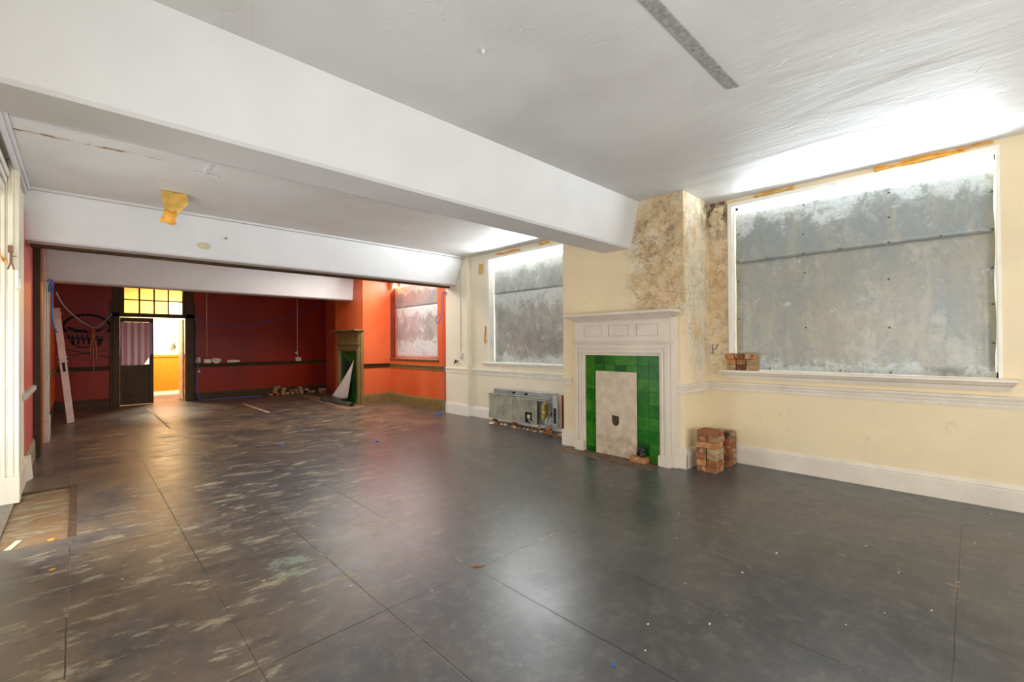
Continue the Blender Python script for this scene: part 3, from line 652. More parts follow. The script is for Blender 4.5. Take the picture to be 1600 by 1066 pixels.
for k in range(7):
    along_y = (k % 2 == 0) and k not in (2,)
    m1, m2 = r.choice(('brick0', 'brick1', 'brick3')), r.choice(('brick1', 'brick3', 'brick0'))
    z = k*(BH+.0006); j = lambda: r.uniform(-.004, .004)
    if along_y:
        brick(m1, cx-.056+j(), cy+j(), z, PI/2+r.uniform(-.03, .03), '%s brick facing the room in the %s course of the front brick stack' % (colnm[m1], names[k]), near)
        brick(m2, cx+.056+j(), cy+j(), z, PI/2+r.uniform(-.03, .03), '%s brick at the back in the %s course of the front brick stack' % (colnm[m2], names[k]), near)
    else:
        brick(m1, cx+j()+(.02 if k == 5 else 0), cy-.056+j(), z, r.uniform(-.03, .03), '%s brick on the window side in the %s course of the front brick stack' % (colnm[m1], names[k]), near)
        brick(m2, cx+j(), cy+.056+j(), z, r.uniform(-.03, .03), '%s brick on the mantelpiece side in the %s course of the front brick stack' % (colnm[m2], names[k]), near)
cx, cy = 5.42, 2.05
for k in range(6):
    z = k*(BH+.0006); m1, m2 = r.choice(('brick1', 'brick2', 'brick1')), r.choice(('brick3', 'brick1'))
    if k % 2:
        brick(m1, cx-.055, cy, z, PI/2+r.uniform(-.03, .03), '%s brick facing the room in the %s course of the rear brick stack' % (colnm[m1], names[k]), near)
        brick(m2, cx+.055, cy, z, PI/2+r.uniform(-.03, .03), '%s brick near the skirting in the %s course of the rear brick stack' % (colnm[m2], names[k]), near)
    else:
        brick(m1, cx-.005, cy-.056, z, r.uniform(-.03, .03), '%s brick on the window side in the %s course of the rear brick stack' % (colnm[m1], names[k]), near)
        brick(m2, cx-.005, cy+.056, z, r.uniform(-.03, .03), '%s brick on the mantelpiece side in the %s course of the rear brick stack' % (colnm[m2], names[k]), near)
sillb = 'half bricks on the sill of the large window'
SD = (.102, .132, .0645)
grid_m = (('brick3', 'brick2', 'brick3'), ('brick0', 'brick1', 'brick3'), ('brick0', 'brick2', 'brick0'))
for k in range(3):
    for c in range(3):
        mm = grid_m[k][c]; off = (.0, .0, .02)[k] if k == 2 else 0
        brick(mm, 5.556, 1.985-.108*c+off, 1.0945+k*(BH+.0005), PI/2, '%s half brick on the window sill, %s row, %s' % (colnm[mm], ('bottom', 'middle', 'top')[k], ('next to the frame', 'in the middle', 'at the open end')[c]), sillb, SD, 'half_brick')
brick('brick0', 4.785, 2.775, .0045, PI/2+.02, 'single orange brick lying on the hearth against the stained board', None)
del protos[('brick0', (BL, BW, BH))]
# far pile against the red wall
far = 'bricks piled against the red far wall'
rows = [[3.92, 4.10, 4.24, 4.37, 4.50, 4.63, 4.76, 4.98, 5.10], [4.02, 4.24, 4.47, 4.60, 4.74, 4.90], [4.05, 4.28, 4.72]]
ords = ('first', 'second', 'third', 'fourth', 'fifth', 'sixth', 'seventh', 'eighth', 'ninth')
for k, row in enumerate(rows):
    for i, xx in enumerate(row):
        mm = ('brick3', 'brick3', 'brick0', 'brick1')[(i*3+k) % 4]
        brick(mm, xx, 13.98 + r.uniform(-.03, .01), k*(BH+.001), PI/2+r.uniform(-.05, .05), '%s brick, %s from the door end of the %s row in the far pile' % (colnm[mm], ords[i], ('bottom', 'middle', 'upper')[k]), far)
brick('brick3', 4.10, 13.98, 3*(BH+.001), PI/2+.3, 'tilted buff brick crowning the far pile by the red wall', far)
for k, mm in enumerate(('brick1', 'brick3')):
    brick(mm, 5.25, 13.60, k*(BH+.001), .1, '%s brick %s the pair beside the olive mantelpiece' % (colnm[mm], ('under', 'on top of')[k]), 'pair of bricks in the far corner')

# hardboard strip in front of the far fireplace, grey cloth, white sheet
tag(MB().hexa([(4.22, 9.6, 0.0005), (4.74, 9.7, .0005), (4.76, 13.3, .0005), (4.45, 13.5, .0005)], [(4.22, 9.6, .006), (4.74, 9.7, .006), (4.76, 13.3, .006), (4.45, 13.5, .006)]).build('hardboard_strip', M['carpet']), 'flat brown hardboard strip on the floor before the olive fireplace', 'board')
def clothf(u, v):
    y = 10.0 + 1.75*u + .05*math.sin(v*9); x = 4.44 + .19*v + .03*math.sin(u*14)
    n = noise.noise(Vector((u*7, v*3, 2)))
    return (x, y, max(.008, .012 + .085*math.sin(PI*v)**.7*(.55+.45*math.sin(u*PI)) + .05*n*math.sin(PI*v)))
tag(MB().grid(clothf, 40, 14).build('cloth', M['grey_cloth'], solid=.006, smooth=True), 'crumpled dark grey cloth lying at the foot of the olive fireplace', 'cloth')
def sailf(u, v):
    # v from foot to apex; a triangular sheet leaning on the tiles, its free edge curving out
    w = (1-v)**1.25; y = 10.50 + .78*w*u + .0; z = .14 + .91*v
    return (4.645 + .16*v + .03*math.sin(u*5)*(1-v) - .03*u*(1-v), y, z - .05*math.sin(u*PI)*(1-v))
tag(MB().grid(sailf, 16, 20).build('draped_sheet', simple('off_white_sheeting', S(214, 208, 198), .6, .03, 5, .1), solid=.004, smooth=True), 'off white sheet propped in a tall triangle against the olive fireplace', 'sheet')

# ---------------------------------------------------------------- heater
e = tag(empty('heater', (5.45, 5.4, 0)), 'stripped grey heater with ribbed front, standing under the window', 'heater')
b = MB(); b.box(5.50, 5.512, 4.66, 6.11, .06, .615); b.box(5.44, 5.50, 4.66, 6.11, .60, .615); b.box(5.44, 5.50, 6.10, 6.11, .06, .615)
b.build('back_casing', M['blue_steel'], e, bevel=.002)
MB().box(5.40, 5.50, 4.63, 4.655, .07, .60).box(5.385, 5.40, 4.56, 4.65, .07, .60).build('end_plate', M['blue_steel'], e, bevel=.004)
MB().box(5.378, 5.384, 4.575, 4.625, .16, .40).build('slot', M['fin_dark'], e)
MB().box(5.50, 5.52, 4.53, 4.56, .06, .60).build('rust_edge', M['rust'], e)
b = MB(); n = 31
b.mi = 1; b.box(5.37, 5.375, 4.95, 6.12, .10, .52); b.mi = 0
for i in range(n): yy = 4.97 + 1.13*i/(n-1); b.prism([(5.372, yy-.008), (5.338, yy-.007), (5.338, yy+.007), (5.372, yy+.008)], 'z', .105, .515)
b.build('ribbed_panel', [M['fin'], M['fin_dark']], e)
MB().box(5.335, 5.44, 4.72, 6.125, .515, .53).box(5.335, 5.345, 4.72, 6.125, .50, .53).build('top_rail', M['fin'], e, bevel=.002)
MB().box(5.335, 5.44, 4.75, 6.125, .085, .10).box(5.335, 5.345, 6.11, 6.125, .09, .53).build('bottom_rail', M['fin'], e, bevel=.002)
MB().box(5.325, 5.345, 5.06, 5.20, .12, .29).build('control_plate', M['fin_dark'], e, bevel=.002)
MB().box(5.305, 5.325, 5.08, 5.13, .19, .25).box(5.312, 5.325, 5.09, 5.11, .15, .17).build('switch', M['plastic'], e, bevel=.002)
b = MB().box(5.35, 5.44, 4.80, 4.86, .20, .44).cyl((5.39, 4.82, .44), 'z', .03, .05).cyl((5.36, 4.77, .30), 'y', .03, .06); b.build('motor', M['brass'], e, bevel=.006)
b = MB().cyl((5.43, 4.74, .25), 'z', .035, .20).cyl((5.45, 4.71, .32), 'z', .03, .12); b.build('fan_coil', simple('corroded_metal', S(130, 124, 104), .6, .25, 40, .5, metal=.3), e, bevel=.004)
MB().tube([(5.40, 4.76, .26), (5.33, 4.74, .20), (5.33, 4.76, .10), (5.31, 4.85, .065), (5.32, 5.0, .09), (5.32, 5.1, .17)], .006).tube([(5.42, 4.72, .27), (5.36, 4.69, .16), (5.35, 4.73, .09)], .005).build('wiring', M['plastic'], e, smooth=True)
for yy in (5.32, 5.62): MB().cyl((5.455, yy, .565), 'x', .016, .045, 12).build('knob', M['black'], e)
for yy in (4.95, 5.55, 6.05): MB().box(5.38, 5.46, yy-.03, yy+.03, 0, .086).build('foot', M['leaf'], e, bevel=.003)
# broken pieces under and beside the heater
r = random.Random(5)
rub = None
for i in range(26):
    if i < 14: x, y = 5.29 + r.uniform(0, .06), 4.75 + i*.095
    else: x, y = 5.24 + (i % 3)*.11 + r.uniform(0, .01), 4.16 + ((i-14)//3)*.10
    mm = M['plaster_crumb'] if i % 3 else M['leaf']
    b = MB(); s_ = r.uniform(.025, .05)
    b.hexa([(-s_, -s_*.7, 0), (s_, -s_*.6, 0), (s_*.8, s_*.7, 0), (-s_*.8, s_*.6, 0)], [(-s_*.6, -s_*.5, s_*.7), (s_*.7, -s_*.4, s_*.5), (s_*.6, s_*.5, s_*.8), (-s_*.5, s_*.4, s_*.55)])
    o = b.build('rubble_chunk', mm, bevel=.003); o.location = (x, y, 0.0); o.rotation_euler = (0, 0, r.uniform(0, 3))
    tag(o, ('pale plaster' if i % 3 else 'rusty brown') + ' chunk lying ' + ('under the ribbed front of the heater' if i < 14 else 'on the floor at the open end of the heater'), 'rubble', ('pale' if i % 3 else 'rusty') + ' chunks ' + ('under the heater front' if i < 14 else 'at the heater end'))
def crumple(name, c, s_, mat, label, cat, seed, flat=.5, n=12, **k):
    b = MB(); bmesh.ops.create_icosphere(b.b, subdivisions=3, radius=1)
    for v in b.b.verts:
        q = noise.noise(v.co*1.7 + Vector((seed, 0, 0))) + .5*noise.noise(v.co*4 + Vector((0, seed, 0)))
        v.co = Vector((v.co.x*s_[0], v.co.y*s_[1], max(-.98*s_[2]*.6, v.co.z*s_[2]))) * (1 + .45*q)
    zmin = min(v.co.z for v in b.b.verts)
    for v in b.b.verts: v.co.z -= zmin
    o = b.build(name, mat); o.location = c; return tag(o, label, cat, **k)
crumple('crumpled_paper', (5.22, 4.58, 0.0), (.05, .05, .08), M['leaf'], 'crumpled rusty brown wrapper beside the open end of the heater', 'litter', 3)
crumple('crumpled_can', (5.25, 5.96, 0), (.03, .05, .022), M['plastic'], 'small white and blue crushed carton before the heater', 'litter', 8)
crumple('coal_lump', (4.81, 2.775, .070), (.03, .055, .062), simple('black_bag_plastic', S(28, 26, 34), .25), 'crumpled black plastic scrap on the brick in the hearth', 'litter', 6)
# broken cable box at the chimney edge
e = tag(empty('loose_cable', (5.56, 4.08, .3)), 'loose black cable end hanging from the wall beside the heater', 'cable')
MB().tube([(5.575, 4.12, .36), (5.52, 4.13, .28), (5.50, 4.16, .20), (5.52, 4.12, .10), (5.55, 4.13, .06)], .008).build('loop', simple('weathered_green_cable', S(96, 104, 84), .5, 0, 5, 0), e, smooth=True)
MB().tube([(5.50, 4.22, .42), (5.598, 4.12, .35)], .01).build('stub', M['black'], e, smooth=True)

# ---------------------------------------------------------------- wiring on walls
def cable(name, pts, rad, mat, label, cat='cable', sub=6, **k):
    P = [Vector(p) for p in pts]; out = []
    for i in range(len(P)-1):
        p0, p1, p2, p3 = P[max(i-1, 0)], P[i], P[i+1], P[min(i+2, len(P)-1)]
        for t_ in [q/sub for q in range(sub)]:
            out.append(.5*((2*p1) + (p2-p0)*t_ + (2*p0-5*p1+4*p2-p3)*t_*t_ + (3*p1-p0-3*p2+p3)*t_**3))
    out.append(P[-1])
    o = MB().tube(out, rad, 6).build(name, mat, smooth=True)
    return tag(o, label, cat, **k) if label else o
e = tag(empty('conduit_run', (5.49, 7.15, 1.2)), 'thin white conduit down the cream pilaster to a small socket box', 'conduit')
MB().box(5.488, 5.4995, 7.135, 7.16, 1.25, 3.13).build('conduit', M['conduit'], e)
MB().box(5.465, 5.4995, 7.10, 7.19, 1.16, 1.26).build('socket_box', M['plastic'], e, bevel=.004)
tag(MB().tube([(5.47, 7.22, 1.09), (5.478, 7.28, 1.06), (5.475, 7.30, 1.10), (5.47, 7.33, 1.02)], .012).build('broken_fitting', M['black'], smooth=True), 'broken dark fitting on the pilaster below the socket box', 'fitting')
cable('blue_cable', [(5.49, 7.62, 2.50), (5.475, 7.68, 2.48), (5.48, 7.72, 2.2), (5.47, 7.70, 1.5), (5.48, 7.71, .9), (5.46, 7.69, .4), (5.40, 7.62, .12), (5.28, 7.52, .02), (5.12, 7.50, .015), (5.18, 7.60, .015), (5.40, 7.66, .02)], .009, M['blue_cable'], 'blue cable hanging down the edge of the cream pilaster and curling on the floor')
cable('blue_cable', [(5.47, 7.60, 2.44), (5.46, 7.66, 2.50), (5.46, 7.74, 2.42), (5.46, 7.76, 2.0), (5.45, 7.90, 1.86), (5.45, 7.92, 1.98), (5.455, 7.78, 2.06)], .007, M['violet_cable'], 'violet cable looped at the top of the cream pilaster')
# far wall
YW = YB - .012
e = tag(empty('conduit_run', (2.45, YW, 1.1)), 'pinkish conduit down the red wall to a white double socket near the door', 'conduit')
MB().cyl((2.45, YW-.005, 1.12), 'z', .012, 2.0, 8).build('conduit', M['pink_conduit'], e, smooth=True)
MB().box(2.38, 2.54, YW-.05, YW+.01, .97, 1.07).build('socket_box', M['plastic'], e, bevel=.004)
e = tag(empty('conduit_run', (4.74, YW, 1.1)), 'pinkish conduit down the red wall above the brick pile', 'conduit')
MB().cyl((4.74, YW-.005, 1.06), 'z', .012, 2.06, 8).build('conduit', M['pink_conduit'], e, smooth=True)
MB().box(4.68, 4.83, YW-.05, YW+.01, .95, 1.06).build('socket_box', M['plastic'], e, bevel=.004)
MB().cyl((4.71, YW-.03, 1.20), 'y', .035, .03, 14).build('round_switch', M['plastic'], e, bevel=.003)
cable('blue_cable', [(2.21, YW-.05, 2.19), (2.5, YW-.035, 2.04), (3.0, YW-.03, 1.985), (3.6, YW-.03, 2.02), (4.3, YW-.035, 2.22), (4.75, YW-.035, 2.42), (5.0, YW-.02, 2.52), (5.54, YW-.01, 2.79)], .008, M['violet_cable'], 'violet cable slung in a long sag across the red far wall')
cable('blue_cable', [(5.58, YW-.03, 2.79), (5.55, YW-.03, 2.3), (5.57, YW-.04, 1.8), (5.58, 14.08, 1.3), (5.57, 14.0, .8), (5.58, 13.9, .3), (5.57, 13.8, .04)], .008, M['violet_cable'], 'violet cable dropping to the floor between brick pile and olive mantelpiece')
cable('blue_cable', [(2.19, YW-.03, 2.19), (2.23, YW-.03, 1.9), (2.21, YW-.04, 1.4), (2.25, YW-.04, .9), (2.22, YW-.04, .3), (2.30, 14.08, .02), (2.55, 14.02, .012), (2.9, 14.08, .012), (3.3, 14.0, .012), (3.7, 13.9, .012)], .010, M['blue_cable'], 'blue cable down the door frame and along the floor below the red wall')
# left: cable tied to casing, sagging to door
cable('slack_rope', [(-.25, 10.25, 2.30), (-.24, 10.5, 2.26), (-.16, 11.4, 2.12), (.02, 12.6, 1.96), (.245, 13.9, 1.86), (.40, 14.05, 1.96), (.575, 14.15, 2.20)], .009, M['pale_rope'], 'pale blue rope sagging from the pale casing to the brown door frame', 'rope')
cable('blue_cable', [(-.33, 9.75, 2.42), (-.30, 9.95, 2.47), (-.29, 10.1, 2.36), (-.33, 10.0, 2.28), (-.31, 9.8, 2.36), (-.29, 10.0, 2.40), (-.30, 10.15, 2.15), (-.29, 10.2, 1.85), (-.27, 10.3, 1.72), (-.24, 10.35, 1.66)], .013, M['blue_cable'], 'bright blue cable knotted on the pale casing, its end hanging loose')
e = tag(empty('orange_twine', (.245, 13.88, 1.85)), 'orange cord looped over the pale rope, its ends hanging in front of the graffiti', 'cord')
for q, (dx, z0) in enumerate(((-.05, 1.25), (.0, .80), (.05, 1.12))):
    MB().tube([(.245+dx*.5, 13.88, 1.87), (.245+dx*.4, 13.86, 1.6), (.245+dx, 13.87, 1.4), (.25+dx, 13.88, z0)], .008, 6).build('strand', M['orange_cord'], e, smooth=True)

# graffiti on the red wall (a line-drawn face), part of the wall
b = MB(); gy = YB - .003
def stroke(pts, wd=.02):
    P = [Vector((u, 0, v)) for u, v in pts]
    for a, c in zip(P, P[1:]):
        d = (c-a).normalized(); nn = Vector((-d.z, 0, d.x)) * wd/2; a2 = a - d*wd*.3; c2 = c + d*wd*.3
        vs = [b.b.verts.new((q.x, gy, q.z)) for q in (a2+nn, a2-nn, c2-nn, c2+nn)]; b._f(vs)
cxg, czg = .15, 1.90
stroke([(cxg+.40*math.cos(a), czg+.24*math.sin(a)-.02*math.cos(a*2)) for a in [PI*1.18 - i*PI*1.36/22 for i in range(23)]], .05)
stroke([(-.16, 1.86), (-.02, 1.80), (.12, 1.79), (.14, 1.76), (-.05, 1.77), (-.16, 1.84)], .045)
stroke([(.20, 1.76), (.34, 1.80), (.46, 1.88)], .05)
stroke([(-.17, 1.70), (-.10, 1.50), (.0, 1.42), (.2, 1.40), (.36, 1.46), (.40, 1.62)], .035)
for q in range(6): stroke([(-.10+.085*q, 1.72-.01*q), (-.08+.085*q, 1.47+.005*q)], .03); stroke([(-.09+.085*q, 1.5), (-.03+.085*q, 1.68)], .02)
stroke([(-.22, 1.64), (.42, 1.58)], .025)
stroke([(-.25, 1.38), (.58, 1.15)], .022); stroke([(-.25, 1.20), (.50, 1.34)], .02)
b.build('graffiti', M['graffiti'], wall_back, solid=.001)

# ---------------------------------------------------------------- far door
d = struct(empty('door_1', (1.37, YB, 0)), 'dark brown double door with transom light in the red far wall, one leaf open', 'door')
b = MB(); 
b.box(.58, .71, YB-.03, YB+.16, 0, 3.02).box(1.995, 2.17, YB-.03, YB+.16, 0, 3.02).box(.58, 2.17, YB-.03, YB+.16, 2.14, 2.235)
b.box(.71, .795, YB-.01, YB+.12, 2.235, 3.02).box(1.93, 1.995, YB-.01, YB+.12, 2.235, 3.02)
b.box(.54, .575, YB-.045, YB, 0, 2.5).box(2.175, 2.2, YB-.045, YB, 0, 2.5)
b.build('door_frame', M['brown'], d, bevel=.004)
b = MB(); 
for k in (1, 2, 3): xx = .795 + (1.93-.795)*k/4; b.box(xx-.014, xx+.014, YB+.02, YB+.06, 2.235, 3.02)
for zz in (2.56, 2.90): b.box(.795, 1.93, YB+.02, YB+.06, zz-.014, zz+.014)
b.build('transom_bars', M['brown'], d)
MB().box(.795, 1.93, YB+.038, YB+.042, 2.575, 3.02).box(.795, 1.634, YB+.038, YB+.042, 2.235, 2.546).build('glass', M['pane'], d)
MB().box(1.66, 1.93, YB+.038, YB+.042, 2.235, 2.546).build('glass', M['pane_clear'], d)
# left leaf
b = MB(); y0, y1 = YB+.005, YB+.05
b.box(.715, .79, y0, y1, .012, 2.125).box(1.265, 1.345, y0, y1, .012, 2.125).box(.79, 1.265, y0, y1, .012, .22).box(.79, 1.265, y0, y1, .80, .98).box(.79, 1.265, y0, y1, 2.02, 2.125)
b.box(.79, 1.265, y0+.02, y1-.01, .22, .80); b.box(.835, 1.22, y0+.012, y0+.021, .27, .75)
for xx in (.945, 1.105): b.box(xx-.012, xx+.012, y0+.01, y1-.01, .98, 2.02)
for zz in (1.33, 1.68): b.box(.79, 1.265, y0+.01, y1-.01, zz-.012, zz+.012)
lf = b.build('door_leaf', M['brown'], d, bevel=.003)
MB().box(.79, 1.265, y0+.024, y0+.028, .98, 2.02).build('glass', M['pane_clear'], lf)
# open leaf seen on edge in the lobby
b = MB().box(1.955, 1.993, YB+.18, YB+.80, .012, 2.125); b.build('door_leaf', simple('cream_door_edge', S(222, 204, 168), .4), d, bevel=.003)
def curt(u, v):
    x = .722 + .60*u; z = .965 + 1.045*v
    if u > .72: z += max(0, (.30 - v)) * (u-.72)/.28 * 1.0
    return (x + .004*math.sin(v*7), YB - .014 - .008*math.sin(u*34) - .004*math.sin(u*11+v*5), z)
tag(MB().grid(curt, 60, 20).build('curtain', M['curtain'], solid=.002, smooth=True), 'pink and white striped cloth pinned over the glass of the brown door', 'curtain')
# lobby behind the door
struct(MB().box(-.6, 3.6, 16.6, 16.75, 1.16, ZC).build('wall_lobby', simple('lobby_cream_wall', S(240, 222, 180), .5, .02, 2, 0)), 'bright cream upper wall of the lobby seen through the door', 'wall')
struct(MB().box(-.6, 3.6, 16.585, 16.74, 0.10, 1.10).box(-.6, 3.6, 16.57, 16.74, 1.10, 1.17).build('wall_lobby', M['osb'], bevel=.002), 'orange strand board lining the lower lobby wall', 'wall')
struct(MB().box(-.6, 3.6, 16.56, 16.74, 0.0, .10).build('baseboard_lobby', M['frame_white']), 'pale skirting of the lobby', 'skirting board')
struct(MB().box(-.75, -.6, 14.38, 16.75, 0, ZC).box(3.6, 3.75, 14.38, 16.75, 0, ZC).build('wall_lobby', M['cream_plain']), 'cream side walls of the lobby', 'wall')
struct(MB().box(2.16, 2.32, 16.53, 16.57, 1.17, ZC).box(2.34, 2.46, 16.54, 16.57, 1.17, ZC).build('trim_21', M['frame_white'], bevel=.003), 'white boxed pipework in the lobby', 'trim')
tag(MB().cyl((2.08, 16.585, 1.35), 'z', .012, 1.7, 8).build('lobby_pipe', M['plastic'], smooth=True), 'thin white pipe on the cream lobby wall', 'pipe')
tag(MB().tube([(2.0, 16.57, 1.45), (2.03, 16.56, 1.52), (2.06, 16.57, 1.40), (1.96, 16.57, 1.36)], .014).build('lobby_valve', M['black'], smooth=True), 'small dark fitting beside the lobby pipe', 'fitting')

# paper scraps on the dado
def scrap(name, c, wx, wz, mat, label, seed, cat='paper', group=None, axis='x'):
    r2 = random.Random(seed); n = 11; pts = []
    for i in range(n):
        a = 2*PI*i/n; k = r2.uniform(.7, 1.1); pts.append((wx*k*math.cos(a), wz*k*math.sin(a)))
    b = MB(); o3 = [b.b.verts.new((0, 0, 0)) if False else None]
    if axis == 'x': tf = lambda u, v, t: (u, t - .01*math.sin(u*40), v)
    elif axis == 'y': tf = lambda u, v, t: (t - .006*math.sin(u*40), u, v)
    else: tf = lambda u, v, t: (u, v, t + .004*(1+math.sin(u*50)))
    b.plate(pts, [], tf, .002); o = b.build(name, mat); o.location = c
    return tag(o, label, cat, group)
scrap('paper_scrap', (2.26, YB-.035, 1.05), .06, .09, M['paper'], 'torn paper scrap between the door frame and the socket on the dark rail', 1)
scrap('paper_scrap', (2.66, YB-.045, 1.03), .11, .09, M['paper'], 'large torn paper beside the white socket on the dark rail', 2)
scrap('paper_scrap', (3.05, YB-.045, 1.0), .20, .045, M['paper'], 'long flat paper scrap resting on the dark rail', 3)
scrap('paper_scrap', (2.27, YB-.04, .76), .045, .035, M['paper'], 'tiny paper tag dangling below the dark rail', 4)

# ---------------------------------------------------------------- leaning timber
a = Vector((-.10, 11.75, .004)); c = Vector((-.30, 12.1, 2.16)); dr = (c-a).normalized(); sd = Vector((1, 0, 0)); sd = (sd - dr*sd.dot(dr)).normalized(); nn = dr.cross(sd)
e = tag(empty('timber_post', tuple(a)), 'long pinkish timber with a lock hole, leaning against the orange red side wall', 'timber')
b = MB()
def obox(b, p, q, w1, w2, du=0, dn=0):
    p = p + sd*du + nn*dn; q = q + sd*du + nn*dn
    L = [p + sd*s1*w1/2 + nn*s2*w2/2 for s1, s2 in ((-1, -1), (1, -1), (1, 1), (-1, 1))]; b.hexa([tuple(v) for v in L], [tuple(v + (q-p)) for v in L])
L = (c-a).length
obox(b, a, a + dr*L*.44, .10, .05); obox(b, a + dr*L*.44, a + dr*L*.52, .03, .05, -.035); obox(b, a + dr*L*.44, a + dr*L*.52, .03, .05, .035); obox(b, a + dr*L*.52, c, .10, .05)
b.build('post', M['timber'], e, bevel=.003)
b = MB(); obox(b, a + dr*L*.44, a + dr*L*.52, .045, .04); b.build('lock_case', M['black'], e)
b = MB()
for k in (.53, .57, .95): p = a + dr*L*k; b.tube([p - sd*.07, p + sd*.07], .008, 6)
b.build('nails', M['paper'], e)

# ---------------------------------------------------------------- tape
def tape(c, size, rot, mat, label, seed, name='masking_tape', group=None):
    r2 = random.Random(seed)
    def fn(u, v):
        jag = .12*noise.noise(Vector((u*5, seed, 0))) if v in (0, 1) else 0
        return ((u-.5)*size[0], .012*math.sin(u*9+seed)+.01*math.sin(v*6), (v-.5+jag*(1 if v else -1))*size[1]*(1-.35*abs(noise.noise(Vector((u*3, seed*2., 0))))))
    o = MB().grid(fn, 16, 6).build(name, mat, solid=.0015, smooth=True); o.location = c; o.rotation_euler = rot
    return tag(o, label, 'tape', group)
# ceiling patch of tape with a hanging tail
e = tag(empty('masking_tape', (.74, 6.15, ZC)), 'large yellowed tape patch with a curled hanging tail, on the ceiling between the beams', 'tape')
def patch(u, v):
    wdt = .22 * (1 - .45*max(0, v-.35)); x = .755 + (u-.5)*wdt*1.05; y = 6.28 - .28*v; z = ZC - .02 - .30*v*v*.55 - .05*math.sin(u*PI)*v
    return (x, y - .02*math.sin(u*7), z)
def patch(u, v):
    tw = 1 if v < .45 else 1 - .62*(v-.45)/.55
    x = .765 + (u-.5)*.235*tw + .015*math.sin(v*5); z = ZC - .004 - .27*v; y = 6.20 - .06*v - .03*math.cos((u-.5)*PI)
    return (x, y, z + .01*math.sin(u*9))
MB().grid(patch, 18, 14).build('patch', M['tape'], e, smooth=True, solid=.002)
def tail(u, v):
    return (.715 + (u-.5)*.11*(1+.3*v) + .01*math.sin(v*6) , 6.12 - .02*math.sin(v*4), ZC - .235 - .14*v + .01*math.sin(u*7))
MB().grid(tail, 8, 10).build('tail', M['tape_orange'], e, smooth=True, solid=.002)
rx = -PI/2
def wtape(y, z, L_, h, mat, label, seed): return tape((XR-.016, y, z), (L_, h), (0, 0, PI/2), mat, label, seed)
wtape(.35, 3.102, .62, .062, M['tape_orange'], 'long orange tape remnant above the bright end of the large window', 4)
wtape(-.02, 3.112, .22, .02, M['tape_orange'], 'short orange tape curl at the end of the large window head', 5)
wtape(1.55, 3.10, .40, .045, M['tape'], 'faded ochre tape strip above the large window near the damp corner', 9)
wtape(5.85, 3.085, .62, .035, M['tape_orange'], 'crumpled orange tape above the window over the heater', 11)
wtape(4.98, 3.10, .22, .045, M['tape_orange'], 'small knot of orange tape where the near beam hides the window over the heater', 12)
wtape(6.62, 2.87, .11, .20, M['tape'], 'square tape piece on the cream wall beside the window over the heater', 13)
wtape(6.50, 1.60, .03, .32, M['tape_orange'], 'thin upright tape strip beside the window over the heater', 14)
tape((.74, 10.68, 3.085-.0), (.14, .05), (0, 0, 0), M['tape_orange'], 'small tape scrap at the top of the far beam, nearest the side wall', 15)
tape((1.28, 10.66, 3.075), (.24, .06), (0, 0, 0), M['tape_orange'], 'wide tape strip at the top of the far beam', 16)
tape((1.72, 10.66, 3.08), (.18, .04), (0, 0, 0), M['tape_orange'], 'narrow tape strip at the top of the far beam, next to the wide one', 17)
def tri(y, z, w_, h, label):
    b = MB().plate([(y, z), (y-w_, z), (y-w_*.8, z-h)], [], lambda u, v, t: (XR-.012+t, u, v), .003)
    return tag(b.build('hanging_tape', M['tape']), label, 'tape')
tri(10.42, 3.0, .46, .28, 'triangular flap of tape at the corner before the far boarded window')
tri(9.05, 2.93, .30, .12, 'small pointed flap of tape over the far boarded window')

# marks and small fittings on the ceiling side
tag(MB().hexa([(x, y, ZC-.010) for x, y in ((1.7, 1.15), (3.152, 1.15), (3.18, 1.08), (1.7, 1.08))], [(x, y, ZC+.001) for x, y in ((1.7, 1.15), (3.152, 1.15), (3.18, 1.08), (1.7, 1.08))]).build('ceiling_strip', M['grey_strip'], bevel=.003), 'rough grey strip running along the near cracked ceiling', 'ceiling strip')
e = tag(empty('ceiling_fitting', (.9, 5.2, ZC)), 'small white T-shaped fitting on the ceiling beside the tape patch', 'fitting')
MB().box(.885, .915, 5.0, 5.30, ZC-.022, ZC).build('cover_strip', M['white_ceiling'], e, bevel=.003)
MB().box(.80, 1.02, 5.30, 5.36, ZC-.02, ZC).build('base_plate', M['white_ceiling'], e, bevel=.008)
def onbeam(x, z): return 7.29 - (z-2.61)*(.26/.53) - .004
def bplate(name, x, z, rx_, rz_, mat, label):
    n = 18; v = (-.26, .53); l = math.hypot(*v); ny, nz = v[1]/l, .26/l
    b = MB(); lo = []; hi = []
    for i in range(n):
        a_ = 2*PI*i/n; xx = x + rx_*math.cos(a_)*(1+.05*math.sin(3*a_)); zz = z + rz_*math.sin(a_)
        lo.append((xx, onbeam(xx, zz)+.003, zz)); hi.append((xx, onbeam(xx, zz)-.008, zz-.004))
    b.hexa(lo, hi); return tag(b.build(name, mat, bevel=.002), label, 'patch')
bplate('filler_patch', 1.22, 2.77, .075, .045, M['putty'], 'oval pale yellow patch low on the middle beam')
bplate('filler_patch', 1.46, 2.90, .018, .016, simple('grey_smudge', S(150, 150, 148), .6), 'small grey round patch higher on the middle beam')
tag(MB().tube([(1.70, 1.98, ZC), (1.70, 1.98, ZC-.012), (1.705, 1.975, ZC-.025)], .016, 10, (1, .8, .3)).build('ceiling_hook', M['white_ceiling'], smooth=True), 'painted-over hook knob on the near cracked ceiling', 'hook')

